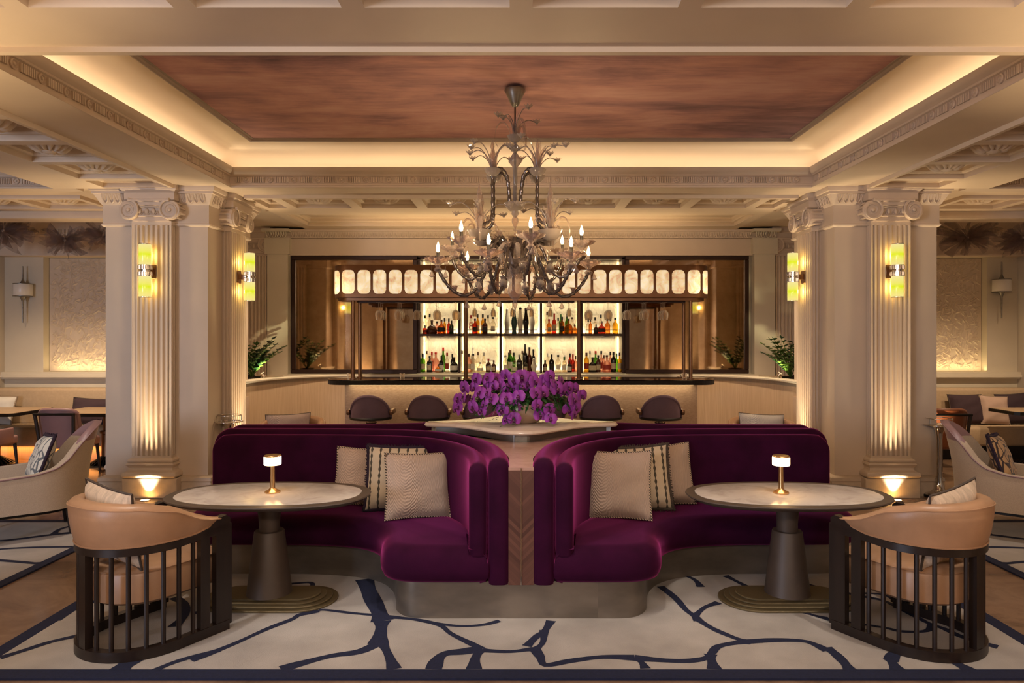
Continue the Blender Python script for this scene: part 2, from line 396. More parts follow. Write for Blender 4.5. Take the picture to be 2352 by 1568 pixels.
def ros_f(i, u):
    th = 2*PI*i; rd = abs(cos(7*th)); r = .05+.15*u*(.94+.06*rd)
    return V((r*cos(th), r*sin(th), -.062*(1-u**2.2)*(.8+.2*rd) - .012*rd*sin(PI*u) + .001))
ros.grid(ros_f, 112, 7, True)
ros.lathe([(.001,-.074),(.03,-.072),(.05,-.064),(.056,-.05),(.06,-.03)], n=18)
ros.v = [(x, y, z*1.55) for x, y, z in ros.v]; ros_me = None
def rosette(parent, x, y, z):
    global ros_me
    if ros_me is None:
        o = ros.build('rosette', paint); ros_me = o.data
    else:
        o = bpy.data.objects.new('rosette', ros_me); C.objects.link(o)
    o.location = (x, y, z); o.parent = parent; return o

fl = MB(); fl.box(XL, XR, -4, YB, -.06, 0); struct(fl.build('floor', floor_mat, None, 0))
TR = (-3.18, 3.18, 3.97, 7.63)
BF = (-3.2, 3.2, 8.03, 10.58); T2 = (-3.07, 3.07, 9.12, 10.05)
# side aisle zones: (frame x0,x1), tray and the rear strips, both sides mirrored
SIDES = [(-1, XL), (1, XR)]
fr_coff_y = [(1.7, 2.45), (2.53, 3.46)]
front_holes = []
for i in range(-9, 9):
    a, b = (i-.5)*.8337+.0565+.4168, (i+.5)*.8337-.0565+.4168
    if b < XR-.2 and a > XL+.2: front_holes.append((a, b, 2.62, 3.455)); front_holes.append((a, b, 1.68, 2.51))
holes = [TR, BF] + front_holes
for s, xw in SIDES:
    ax = sorted((s*3.73, s*5.04)); bx = sorted((s*5.04, s*7.4)); cx = sorted((s*5.1, xw))
    holes += [(ax[0], ax[1], 3.5, 7.51), (bx[0], bx[1], 3.5, 7.51), (cx[0], cx[1], 8.05, 10.58)]
cl = MB(); plate(cl, XL, XR, -1.5, YB, ZS, holes)
for h in front_holes: recess(cl, h, [(0,ZS),(0,ZS+.05),(.03,ZS+.055),(.03,ZS+.13),(.05,ZS+.14)])
for h in (TR,):                                     # rim of the main opening
    pass
cl.box(XL, XR, -1.5, YB, 4.0, 4.05)
struct(cl.build('ceiling', paint, None, 30))

# main tray: cornice with a fluted frieze, cove and painted panel
def frieze(mb, p0, p1, z0, z1, step=.2553):         # discs and flutes along a face; left of p0->p1 is outwards
    p0, p1 = V((p0[0], p0[1], 0)), V((p1[0], p1[1], 0)); L = (p1-p0).length; d = (p1-p0)/L; n_ = V((-d.y, d.x, 0)); zc = (z0+z1)/2; hh = (z1-z0)/2
    n = max(1, int(L/step)); st = L/n
    for k in range(n):
        c = p0 + d*(st*(k+.5)); M_ = Matrix((( d.x, 0, n_.x, c.x), (d.y, 0, n_.y, c.y), (0, 1, 0, zc), (0,0,0,1)))
        mb.lathe([(hh*.95,0),(hh*.95,.012),(hh*.75,.018),(hh*.62,.006),(hh*.38,.007),(hh*.25,.018),(.001,.02)], n=10, M=M_)
        for j in range(8):
            u = st*(k+1) + (j-3.5)*st*.074 
            if u > L-.02: continue
            q = p0 + d*u; b = MB(); b.box(-.006, .006, -hh*.82, hh*.82, 0, .015)
            mb.join(b, Matrix((( d.x, 0, n_.x, q.x), (d.y, 0, n_.y, q.y), (0, 1, 0, zc), (0,0,0,1))))
CORN = [(-.2,ZS+.012),(-.0005,ZS+.012),(.0,ZS+.001),(.002,ZS+.02),(-.012,ZS+.026),(-.012,ZS+.045),(-.022,ZS+.05),(-.022,ZS+.122),(-.006,ZS+.13),(-.004,ZS+.145),(.022,ZS+.165),(.034,ZS+.19),(.036,ZS+.215),(-.03,ZS+.215),(-.05,ZS+.08),(-.2,ZS+.05)]
tr = rect(*TR); mb = MB(); mb.sweep(tr, CORN, True)
c4 = [V((p[0], p[1])) for p in tr]
for i in range(4):
    a, b = c4[i], c4[(i+1)%4]; d = (b-a).normalized(); n_ = V((-d.y, d.x)); off = n_*(-.022)
    frieze(mb, a+off+d*.03, b+off-d*.03, ZS+.05, ZS+.122)
struct(mb.build('trim_1', trim_paint, None, 35))
mb = MB(); mb.strip(tr, [(-.2,ZS+.04),(-.21,ZS+.12),(-.2,ZS+.22),(-.15,ZS+.3),(-.05,ZS+.365),(.12,ZS+.41),(.3,ZS+.428),(.34,ZS+.43)], True)
struct(mb.build('ceiling_cove', cove_paint, None, 60))
mb = MB(); mb.sweep(tr, [(.335,ZS+.45),(.335,ZS+.415),(.345,ZS+.402),(.36,ZS+.398),(.372,ZS+.405),(.378,ZS+.42),(.395,ZS+.424),(.4,ZS+.45)], True)
struct(mb.build('trim_2', simple('frame_paint', '#9c8a7d', .5, var=.03), None, 30))
mb = MB(); k = .385; mb.box(TR[0]+k, TR[1]-k, TR[2]+k, TR[3]-k, ZS+.43, ZS+.46)
tag(struct(mb.build('ceiling_painting', paint_sky, None, 0)), 'plum and brown cloudy painted panel in the raised ceiling', 'ceiling painting')
# small lip at the near edge of the tray (the far moulding of the front beam)
mb = MB(); mb.box(XL, XR, 3.925, 3.968, ZS-.03, ZS); struct(mb.build('trim_3', paint, None, 0))

# rear coffers
cof = [(x-.345, x+.345, 8.1, 8.66) for x in (-2.44,-1.63,-.815,0,.815,1.63,2.44)] + [(-3.13,-2.9,8.1,8.66),(2.9,3.13,8.1,8.66)]
o = frame_panel('ceiling_coffers', *BF, ZS-.04, cof + [T2])
for x in (-2.44,-1.63,-.815,0,.815,1.63,2.44): rosette(o, x, 8.38, ZS+.075)
mb = MB(); tr2 = rect(*T2); C2 = [(a, b-.04) for a, b in CORN]; mb.sweep(tr2, C2, True)
for p, q in (((3.07-.03,10.05+.022), (-3.07+.03,10.05+.022)), ((-3.07-.022, 10.02), (-3.07-.022, 9.2)), ((3.07+.022, 9.2), (3.07+.022, 10.02))): frieze(mb, p, q, ZS+.01, ZS+.082, .25)
mb.box(-3.2, 3.2, 9.0, 10.15, ZS+.28, ZS+.3)
struct(mb.build('trim_4', trim_paint, None, 35))
# side aisles
n = 5
for s, xw in SIDES:
    ax = sorted((s*3.73, s*5.04)); hx = sorted((s*3.77, s*4.465)); ys = [(7.13,7.44),(6.45,7.03),(5.79,6.36),(5.11,5.68),(4.44,5.01),(3.77,4.34)]
    o = frame_panel('ceiling_coffers', ax[0], ax[1], 3.5, 7.51, ZS-.04, [(hx[0],hx[1],a,b) for a, b in ys])
    for a, b in ys[1:]: rosette(o, sum(hx)/2, (a+b)/2, ZS+.075)
    bx = sorted((s*5.04, s*7.4)); trs = rect(bx[0], bx[1], 3.5, 7.51); mb = MB(); mb.sweep(trs, C2, True)
    frieze(mb, (bx[1]-.03, 7.51+.022), (bx[0]+.03, 7.51+.022), ZS+.01, ZS+.082)
    xo = s*7.4 + s*.022
    frieze(mb, (xo, 3.6) if s > 0 else (xo, 7.48), (xo, 7.48) if s > 0 else (xo, 3.6), ZS+.01, ZS+.082)
    mb.box(bx[0]-.1, bx[1]+.1, 3.4, 7.6, ZS+.28, ZS+.3)
    struct(mb.build('trim_%d' % n, trim_paint, None, 35)); n += 1
    cx = sorted((s*5.1, xw)); hs = []
    for k in range(3):
        a = s*(5.17+.83*k); b = a + s*.72; p = sorted((a, b))
        if abs(p[0]) < abs(xw)-.1 and abs(p[1]) < abs(xw)-.05: hs.append((p[0], p[1], 8.13, 8.7))
    o = frame_panel('ceiling_coffers', cx[0], cx[1], 8.05, 8.86, ZS-.04, hs)
    for h in hs: rosette(o, (h[0]+h[1])/2, 8.415, ZS+.075)
    mb = MB(); w = sorted((s*4.58, xw)); mb.box(w[0], w[1], 8.86, 9.12, ZS-.1, ZS+.1); mb.box(w[0], w[1], 8.84, 9.14, ZS-.135, ZS-.1)
    mb.box(cx[0], cx[1], 9.1, 10.6, ZS+.1, ZS+.13); mb.box(w[0], w[1], 10.3, 10.6, ZS-.14, ZS+.1); frieze(mb, (w[1], 10.3), (w[0], 10.3), ZS-.12, ZS-.04)
    mb.box(w[0], w[1], 10.42, 10.6, 2.98, ZS-.14)
    mb.box(w[0], w[1], 10.40, 10.6, 2.955, 2.98)
    struct(mb.build('trim_%d' % n, paint, None, 30)); n += 1

# walls
mb = MB(); NL = (-7.27, -5.35, 1.21, 2.955); NR = (5.35, 7.09, 1.21, 2.955); SH = (-1.573, 1.573, 1.19, 2.97)
for a, b, c, d in cells([XL, XR], [0, 3.5], [NL, NR, SH]): mb.add([(a,YB,c),(b,YB,c),(b,YB,d),(a,YB,d)], [(0,1,2,3)])
for h, dp in ((NL,.16), (NR,.16), (SH,.34)):
    y1 = YB+dp; mb.add([(h[0],YB,h[2]),(h[1],YB,h[2]),(h[1],YB,h[3]),(h[0],YB,h[3]),(h[0],y1,h[2]),(h[1],y1,h[2]),(h[1],y1,h[3]),(h[0],y1,h[3])], [(0,1,5,4),(1,2,6,5),(2,3,7,6),(3,0,4,7),(4,5,6,7)])
struct(mb.build('wall_back', wall_paint, None, 0))
for h, nm in ((NL, 'left'), (NR, 'right')):
    mb = MB(); mb.box(h[0]+.005, h[1]-.005, YB+.13, YB+.158, h[2]+.005, h[3]-.005); rnd = random.Random(nm)
    for q in range(1300):                             # carved leaves in low relief
        cx_, cz_ = rnd.uniform(h[0]+.06, h[1]-.06), rnd.uniform(h[2]+.05, h[3]-.05); an = R(52 + 28*sin(cx_*5+cz_*3)) + rnd.choice((-1, 0, 0, 1))*R(62); L = rnd.uniform(.04, .07); d_ = V((cos(an), 0, sin(an))); w_ = V((-d_.z, 0, d_.x)); o_ = V((cx_, YB+.131, cz_))
        mb.grid(lambda u, v: o_ + d_*(L*2*u-L) + w_*((v-.5)*L*.62*sin(PI*min(1, u*.96+.02))) + V((0, -.017*sin(PI*u)*(1-abs(2*v-1))**.8 - .002, 0)), 4, 2)
    for q in range(26):
        x_ = rnd.uniform(h[0]+.1, h[1]-.35); z_ = rnd.uniform(h[2]+.05, h[3]-.35); mb.tube(cr([(x_, YB+.13, z_), (x_+.1, YB+.128, z_+.08), (x_+.18, YB+.128, z_+.2), (x_+.3, YB+.13, z_+.28)], 3), .006, 5)
    tag(struct(mb.build('niche_panel', niche_paint, None, 40)), 'cream panel with carved leaf relief in the %s alcove niche' % nm, 'wall panel')
mb = MB(); mb.box(XL-.1, XL, 2.6, YB, 0, ZS+.1); struct(mb.build('wall_left', paint_side, None, 0))
mb = MB(); mb.box(XL, XR, -4.1, -4, 0, 3.4); struct(mb.build('wall_front', wall_paint, None, 0))
mb = MB(); mb.box(XR, XR+.1, 2.6, YB, 0, ZS+.1); struct(mb.build('wall_right', paint_side, None, 0))
# ledge moulding along the alcove walls
mb = MB()
for a, b in ((XL, -4.4), (4.4, XR)):
    mb.box(a, b, 10.52, YB, 1.165, 1.21); mb.box(a, b, 10.5, YB, 1.13, 1.165); mb.box(a, b, 10.53, YB, 1.10, 1.13)
struct(mb.build('trim_10', wall_paint, None, 0))

# entablature over the bar: architrave line, frieze and crown with a leaf band
leafu = MB()                                        # one lamb's-tongue unit in x,z, depth -y
def leaf_unit(w, h):
    b = MB(); pts = [(-w*.42, 0, h), (-w*.42, -.002, h*.55), (-w*.3, -.004, h*.2), (0, -.006, .02*h), (w*.3, -.004, h*.2), (w*.42, -.002, h*.55), (w*.42, 0, h)]
    b.tube(pts, .0065, 4); b.tube([(0, -.002, h*.98), (0, -.007, h*.35)], [.009, .004], 4); return b
def leaf_band(mb, p0, p1, z, h, w=.07, slope=0):     # faces right of p0->p1
    p0, p1 = V((*p0, 0)), V((*p1, 0)); L = (p1-p0).length; d = (p1-p0)/L; n_ = V((d.y, -d.x, 0)); k = max(1, round(L/w)); u = leaf_unit(L/k, h)
    for i in range(k):
        c = p0 + d*(L/k*(i+.5)) - n_*0
        mb.join(u, Matrix((( d.x, -n_.x, slope*n_.x, c.x), (d.y, -n_.y, slope*n_.y, c.y), (0, 0, 1, z), (0,0,0,1))))
mb = MB(); mb.box(-4.6, 4.6, 10.5, YB, 2.985, 3.22); mb.box(-4.6, 4.6, 10.47, YB, 2.965, 2.99)
mb.box(-4.6, 4.6, 10.46, YB, 3.225, 3.25)
mb.add([(-4.6,10.47,3.25),(4.6,10.47,3.25),(4.6,10.40,3.33),(-4.6,10.40,3.33)], [(0,1,2,3)])
mb.box(-4.6, 4.6, 10.38, YB, 3.315, 3.345); leaf_band(mb, (-3.45, 10.468), (3.45, 10.468), 3.225, .1, .075, .5)
struct(mb.build('trim_11', trim_paint, None, 30))

# ---------------------------------------------------------------- columns
def flute_poly(w, d, nf, ns):
    pts = []; r = .0165
    def side(a, b, k):
        a, b = V(a), V(b); L = (b-a).length; u = (b-a)/L; inn = V((-u.y, u.x)); out = [tuple(a)]
        for i in range(k):
            c = a + u*(L*(i+.5)/k)
            for t in range(7):
                an = PI*t/6; p = c - u*r*cos(an) + inn*r*2.1*sin(an); out.append(tuple(p))
        return out
    pts += side((-w/2, d), (-w/2, 0), ns); pts += side((-w/2, 0), (w/2, 0), nf); pts += side((w/2, 0), (w/2, d), ns); pts.append((w/2, d))
    return pts
PIL = MB()
PIL.prism(flute_poly(.434, .115, 8, 3), .45, 2.96); PIL.box(-.217, .217, 0, .115, .40, .452); PIL.box(-.217, .217, 0, .115, 2.958, 3.0)
BASE = MB(); q = rect(-.217, .217, 0, .14)
BASE.olathe(q, [(.0,.43),(.012,.425),(.03,.41),(.032,.395),(.022,.383),(.04,.376),(.044,.36),(.03,.345),(.02,.325),(.022,.305),(.04,.288),(.062,.28),(.072,.262),(.072,.24),(.058,.222),(.03,.215)][::-1])
PLI = MB(); PLI.rbox(-.295, .295, -.05, .14, 0, .215, .006, 1)
CAP = MB()
def spiral(cx, cz, sgn):
    n_ = 44; pts = []; rad = []
    for i in range(n_+1):
        t = i/n_; a = PI/2 + sgn*t*2*PI*2.1; r = .102*(1-t)**1.05+.012; pts.append((cx+r*cos(a), -.062+.016*t, cz+r*sin(a))); rad.append(.0155*(1-.55*t))
    return pts, rad
for sx in (-1, 1):
    cx, cz = sx*.222, 3.112
    CAP.lathe([(.088,-.055),(.104,-.05),(.108,-.03),(.1,-.01),(.088,.04),(.09,.1),(.1,.13)], n=24, M=T(cx,0,cz) @ RX(-90) )
    p, r = spiral(cx, cz, sx); CAP.tube(p, r, 6); CAP.ball((cx, -.055, cz), (.024,.02,.024), 10, 6)
    for k in range(4): CAP.tube([(cx+sx*.1*cos(R(-50+k*33)), -.045, cz+.1*sin(R(-50+k*33))), (cx+sx*.104*cos(R(-50+k*33)), .1, cz+.104*sin(R(-50+k*33)))], .012, 5)
CAP.tube([(-.222, -.062, 3.215), (.222, -.062, 3.215)], .0155, 6)
CAP.rbox(-.23, .23, -.05, .12, 3.16, 3.215, .006, 1); CAP.box(-.2, .2, -.02, .12, 3.0, 3.16)
CAP.tube([(-.13,-.03,3.052),(.13,-.03,3.052)], .011, 6); CAP.tube([(-.15,-.035,3.15),(.15,-.035,3.15)], .01, 6)
for k in range(4): CAP.ball((-.1125+.075*k, -.022, 3.1), (.023,.026,.034), 8, 6); CAP.tube([(-.1125+.075*k+.033*cos(R(a)), -.03, 3.105+.042*sin(R(a))) for a in range(180, 361, 30)], .005, 4)
CAP.olathe(rect(-.25,.25,-.03,.12), [(0,3.215),(.02,3.225),(.02,3.3),(.035,3.315),(.05,3.33),(.055,ZS)])
def column(cx, cy, label, sides, loc_only=False):
    root = thing('column', label, 'column', (cx, cy, 0), 0, 'fluted pillars of the room', 'structure'); h = .563
    b = MB(); b.box(-h, h, -h, h, 0, 2.96); b.olathe(rect(-h,h,-h,h), [(.012,2.952),(.03,2.965),(.032,2.98),(.02,2.99),(.02,3.2),(.03,3.21)]); b.build('shaft', paint, root, 30)
    b = MB(); b.olathe(rect(-h,h,-h,h), [(.02,3.19),(.035,3.205),(.085,3.3),(.1,3.302),(.1,3.33),(.115,3.335),(.125,3.36),(.125,ZS)])
    for p, q in (((-h,-h-.04),(h,-h-.04)), ((h+.04,-h),(h+.04,h)), ((h,h+.04),(-h,h+.04)), ((-h-.04,h),(-h-.04,-h))): leaf_band(b, p, q, 3.205, .092, .066, .5)
    b.build('cornice', trim_paint, root, 30)
    b = MB(); b.olathe(rect(-h,h,-h,h), [(.055,0),(.055,.135),(.05,.145),(.05,.155),(.06,.165),(.055,.2),(.03,.215),(.015,.22),(0,.222)]); b.build('baseboard', plinth_stone, root, 30)
    for a in sides:
        M_ = RZ(a) @ T(0, -h-.11, 0)
        p = MB().join(PIL, M_).build('pilaster', paint, root, 25)
        MB().join(BASE, M_).build('pilaster_base', paint, p, 30); MB().join(PLI, M_).build('plinth_block', plinth_stone, p, 30); MB().join(CAP, M_).build('capital', trim_paint, p, 35)
    return root
CX, CY = 4.013, 8.235
column(-CX, CY, 'fluted square pillar beside the left end of the purple banquettes, carrying two lit wall lamps', (0, 90, 180, 270))
column(CX, CY, 'fluted square pillar beside the silver bottle stand, carrying two lit wall lamps', (0, 90, 180, 270))
for s in (-1, 1):
    o = column(s*CX, 2.9-.2, 'fluted square pillar near the viewer, %s side, seen only in the mirrors' % ('left' if s < 0 else 'right'), (0, 90, 180, 270))
# wall pilasters and piers beside the bar
for s in (-1, 1):
    root = thing('pilaster', 'fluted wall pilaster behind the fern-like plant at the %s end of the bar' % ('left' if s < 0 else 'right'), 'pilaster', (s*4.05, 10.5, 0), 0, None, 'structure')
    PILo = MB().join(PIL, T(0, -.02, 0)); PILo.build('shaft', paint, root, 25); MB().join(CAP, T(0, -.02, 0)).build('capital', trim_paint, root, 35)
    mb = MB(); x = sorted((s*3.49, s*3.8)); mb.box(x[0], x[1], 10.42, YB, 0, 2.98); mb.box(x[0]-.03, x[1]+.03, 10.39, YB, 2.98, 3.22)
    mb.box(x[0]-.05, x[1]+.05, 10.3, YB, 3.3, 3.345); leaf_band(mb, (x[0], 10.385), (x[1], 10.385), 3.215, .095, .07, .5)
    struct(mb.build('trim_%d' % (12 if s < 0 else 13), wall_paint, None, 0))

# floor uplights in front of the pillars
up = MB(); up.lathe([(.055,0),(.055,.004),(.04,.006),(.04,.003)], n=20); ul = MB(); ul.lathe([(.001,.0045),(.04,.0045)], n=20)
UPL = []
for s in (-1, 1):
    r = thing('floor_uplight', 'small round floor light shining up the pillar on the %s' % ('left' if s < 0 else 'right'), 'floor light', (s*CX, 7.43, 0), 0, 'floor lights at the pillars')
    up.build('trim_ring', chrome, r); ul.build('lens', spot_lit, r); UPL.append((s*CX, 7.43)); UPL.append((s*(CX-.85), CY))
for s in (-1, 1):
    r = thing('floor_uplight', 'small round floor light hidden at the inner foot of the %s pillar' % ('left' if s < 0 else 'right'), 'floor light', (s*(CX-.87), CY, 0), 0, 'floor lights at the pillars')
    up.build('trim_ring', chrome, r); ul.build('lens', spot_lit, r)

# wall sconces on the pillars
def make_sconce():
    r = thing('wall_sconce', '', 'wall lamp', (0,0,0), 0, 'lit tube wall lamps on the pillars')
    b = MB(); b.rbox(-.055, .055, -.012, 0, -.075, .075, .004, 1); b.box(-.035, .035, -.07, -.01, -.03, .03); b.build('backplate', bronze, r)
    b = MB()
    for z in (-.035, .035): b.lathe([(.062,z-.026),(.066,z-.024),(.066,z+.024),(.062,z+.026)], (0,-.13,0), 24)
    b.lathe([(.045,-.02),(.045,.02)], (0,-.13,0), 16); b.box(-.03,.03,-.1,-.06,-.02,.02)
    for k in range(24):
        for z in (-.035, .035): b.tube([(.067*cos(2*PI*k/24), -.13+.067*sin(2*PI*k/24), z-.02), (.067*cos(2*PI*k/24), -.13+.067*sin(2*PI*k/24), z+.02)], .0045, 4)
    b.build('fluted_band', chrome, r)
    for s in (-1, 1):
        z0, z1 = (.062, .282) if s > 0 else (-.282, -.062); g = MB(); g.lathe([(.058,z0),(.06,z0+.004),(.06,z1-.004),(.057,z1)], (0,-.13,0), 24); g = g.build('glass_tube', sconce_lit, r)
        c = MB(); z = .283 if s > 0 else -.283; c.lathe([(.06,z-.004),(.062,z-.003),(.062,z+.003),(.06,z+.004)], (0,-.13,0), 24); c.build('end_cap', chrome, g)
    return r
p = make_sconce(); first = True; SCON = []
for s in (-1, 1):
    for side in (0, 1):
        o = p if first else copy_tree(p); first = False
        if side == 0: o.location = (s*CX, CY-.563-.11, 2.45); o.rotation_euler.z = 0; SCON.append((s*CX, CY-.563-.11-.13))
        else: o.location = (s*(CX-.563-.11), CY, 2.45); o.rotation_euler.z = R(90)*s*-1; SCON.append((s*(CX-.563-.11-.13), CY))
        o['label'] = 'lit two-tube wall lamp on the %s fluted face of the %s pillar' % ('front' if side == 0 else 'bar-side', 'left' if s < 0 else 'right')
# slim shaded sconces in the alcoves
def make_slim():
    r = thing('slim_sconce', '', 'wall lamp', (0,0,0), 0, 'slim white drum wall lamps in the alcoves')
    b = MB(); b.tube([(0,-.11,.1),(0,-.11,.14),(0,-.11,.17),(0,-.11,.36)], [.045,.02,.012,.009], 10); b.tube([(0,-.11,-.1),(0,-.11,-.13),(0,-.11,-.17),(0,-.11,-.49)], [.045,.03,.014,.009], 10); b.box(-.012,.012,-.11,0,-.012,.012); b.build('spindle', steel, r)
    b = MB(); b.lathe([(.122,-.09),(.125,-.086),(.125,.086),(.122,.09)], (0,-.11,0), 24); b.build('drum_shade', white_shade, r)
    for z in (-.092, .092): b = MB(); b.lathe([(.126,z-.006),(.127,z-.004),(.127,z+.004),(.126,z+.006)], (0,-.11,0), 24); b.build('shade_rim', steel, r)
    return r
p = make_slim(); p.location = ((53-1197)/151*(10.5/10.6), YB-.001, 1.75+106/151*.99); p['label'] = 'slim metal wall lamp with white drum shade in the left alcove'
o = copy_tree(p); o.location.x = (2300-1197)/151*(10.5/10.6); o.location.z = 1.75+116/151*.99; o['label'] = 'slim metal wall lamp with white drum shade in the right alcove'

# hanging tulle bursts
def tulle_burst(x, y, z, r, seed, label):
    random.seed(seed); t = thing('tulle_pendant', label, 'hanging decoration', (x, y, z), 0, 'tulle bursts hung from the alcove ceilings'); b = MB()
    for k in range(70):
        th = random.uniform(0, 2*PI); ph = math.asin(random.uniform(-.9, .75)); d = V((cos(th)*cos(ph), sin(th)*cos(ph)*.7, sin(ph)*.75)); L = r*random.uniform(.6, 1.15)
        w = V((random.gauss(0,1), random.gauss(0,1), random.gauss(0,1))); w = (w - d*w.dot(d)).normalized(); q = d.cross(w); wd = L*random.uniform(.07, .22); ph0 = random.uniform(0, 6)
        def fn(u, v): s = (v-.5)*2; return d*(L*u*(1-.12*s*s)) + w*(wd*s*(sin(PI*min(1,u*.93+.02))**1.2*.9+.06*u)) + q*(.18*L*u*sin(2.6*s+ph0))
        b.grid(fn, 6, 4)
    b.build('tulle', tulle, t); b = MB(); b.tube([(0,0,0),(0,0,3.47-z)], .003, 4); b.ball((0,0,0), .025, 8, 6); b.build('hanging_cord', pot_mat, t)
tulle_burst((150-1197)/1600*9.7, 9.7, 1.75+(772-552)/1600*9.7, .36, 3, 'mauve tulle burst hanging above the leaf panel left of the pillar')
tulle_burst((8-1197)/1600*9.7, 9.7, 1.75+(772-530)/1600*9.7, .45, 5, 'mauve tulle burst hanging at the far left edge')
tulle_burst((238-1197)/1600*9.8, 9.8, 1.75+(772-540)/1600*9.8, .33, 11, 'mauve tulle burst half hidden behind the left pillar')
tulle_burst((2222-1197)/1600*9.7, 9.7, 1.75+(772-545)/1600*9.7, .42, 8, 'mauve tulle burst hanging above the leaf panel right of the pillar')
tulle_burst((2350-1197)/1600*9.8, 9.8, 1.75+(772-545)/1600*9.8, .4, 9, 'mauve tulle burst hanging at the far right edge')
# ---------------------------------------------------------------- the bar
# curved low oak wall with planter tops
for s in (-1, 1):
    pth = cr2([(-3.42,8.4),(-3.41,8.7),(-3.34,9.05),(-3.24,9.35),(-3.05,9.68),(-2.8,9.9),(-2.5,10.0),(-2.3,10.02)], 6)
    poly = pth + [(-2.3,10.55),(-4.5,10.55),(-4.5,8.85),(-3.5,8.85)]
    if s > 0: pth = [(-x, y) for x, y in pth][::-1]; poly = [(-x, y) for x, y in poly][::-1]
    r = thing('planter_wall', 'curved pale oak low wall with planted top at the %s end of the bar' % ('left' if s < 0 else 'right'), 'low wall', (s*3, 9.6, 0), 0, None, 'structure')
    b = MB(); b.prism(poly, 0, 1.16); b.build('panelling', oak, r, 30, True)
    b = MB(); b.sweep(pth, [(0,1.12),(0,1.16),(-.02,1.165),(-.035,1.175),(-.035,1.19),(-.02,1.2),(.12,1.2),(.12,1.12)]); b.build('ledge', wall_paint, r, 30, True)
    b = MB(); x = sorted((s*3.44, s*3.402)); b.box(x[0], x[1], 8.52, 8.72, .55, 1.0); b.build('access_panel', pot_mat, r, 0, True)
bar = thing('bar_counter', 'long bar with dark glossy top over a glowing mottled stone front', 'bar', (0, 9.4, 0))
b = MB(); b.box(-2.37, 2.37, 9.36, 9.72, 0, 1.112); b.build('front_panel', bar_stone, bar, 0, True)
out = rrect(-2.59, 2.59, 9.1, 9.78, .26, 8)
b = MB(); b.olathe(out, [(-.006,1.112),(0,1.118),(0,1.165)], True, True); b.build('edge_band', ribbed, bar, 30, True)
b = MB(); b.olathe(out, [(.0,1.165),(.004,1.168),(.004,1.176),(0,1.179)]); b.build('countertop', counter_mat, bar, 30, True)
b = MB(); b.box(-2.3, 2.3, 9.3, 9.33, 1.098, 1.110); b.build('light_strip', led_warm, bar, 0, True)
# back ledge under mirrors and shelves
b = MB(); b.box(-3.5, 3.5, 10.3, 10.6, 0, 1.13); b.box(-3.5, 3.5, 10.26, 10.6, 1.13, 1.185)
tag(b.build('back_counter', wall_paint, None, 0), 'pale back counter running under the mirrors and bottle shelves', 'counter', None, 'structure')
# canopy with lit alabaster panes on posts
can = thing('bar_canopy', 'bronze canopy of lit alabaster panes on posts above the bar', 'bar canopy', (0, 9.5, 1.18))
co = rrect(-2.52, 2.52, 9.25, 9.82, .22, 12)
b = MB(); b.olathe(co, [(0,2.262),(0,2.262),(.004,2.266),(.004,2.694),(0,2.70)]); b.build('casing', bronze, can, 35, True)
b = MB(); b.olathe(co, [(-.05,2.225),(-.04,2.228),(-.04,2.262)]); b.build('soffit_board', bronze, can, 30, True)
def along(s0):                                       # point and outward normal on the canopy outline at arc length s0 from the middle of the front
    P = [V(p) for p in co]; n_ = len(P); k0 = max(range(n_), key=lambda i: (P[(i+1)%n_]-P[i]).length if P[i].y < 9.3 and P[(i+1)%n_].y < 9.3 else -1)
    a, bb = P[k0], P[(k0+1)%n_]; mid = (a+bb)/2; rem = abs(s0); i = k0; st = 1 if s0 >= 0 else -1
    cur = mid
    idx = (k0+1)%n_ if st > 0 else k0
    while True:
        nx = P[idx]; L = (nx-cur).length
        if L >= rem and L > 1e-9:
            d = (nx-cur)/L; p = cur + d*rem; d = d*st; return p, V((d.y, -d.x))
        rem -= L; cur = nx; idx = (idx+st) % n_
def pane(sc_, w):
    b = MB(); k = 10; h = .157; rr = .055; front = []
    for i in range(k+1):
        u = -w/2 + w*i/k; e = w/2-abs(u); zz = h if e >= rr else h-rr+math.sqrt(max(0, rr*rr-(rr-e)**2)); front.append((u, zz))
    vs = []
    for u, zz in front:
        p, n_ = along(sc_+u); 
        for dz in (-zz, zz): vs.append((p.x+n_.x*.008, p.y+n_.y*.008, 2.472+dz))
        for dz in (-zz, zz): vs.append((p.x+n_.x*.003, p.y+n_.y*.003, 2.472+dz))
    fs = []
    for i in range(k):
        a = 4*i; c = a+4; fs += [(a,c,c+1,a+1), (a+1,c+1,c+3,a+3), (a,a+2,c+2,c)]
    b.add(vs, fs); return b
for i in range(-13, 14): pane(i*.2087-.0, .173).build('alabaster_pane', alabaster, can, 60, True)
for x, y in ((-2.25,9.33),(-2.245,9.7),(-.738,9.3),(.773,9.3),(2.27,9.33),(2.262,9.7)):
    b = MB(); b.lathe([(.045,1.179),(.045,1.186),(.025,1.19),(.025,2.225)], (x,y,0), 16); b.build('post', bronze, can, 30, True)
for x in (-1.5, 0, 1.5):
    b = MB(); b.box(x-.72, x+.72, 9.42, 9.44, 2.205, 2.225); b.box(x-.72, x+.72, 9.6, 9.62, 2.205, 2.225); b.build('glass_rail', dark_bronze, can, 0, True)
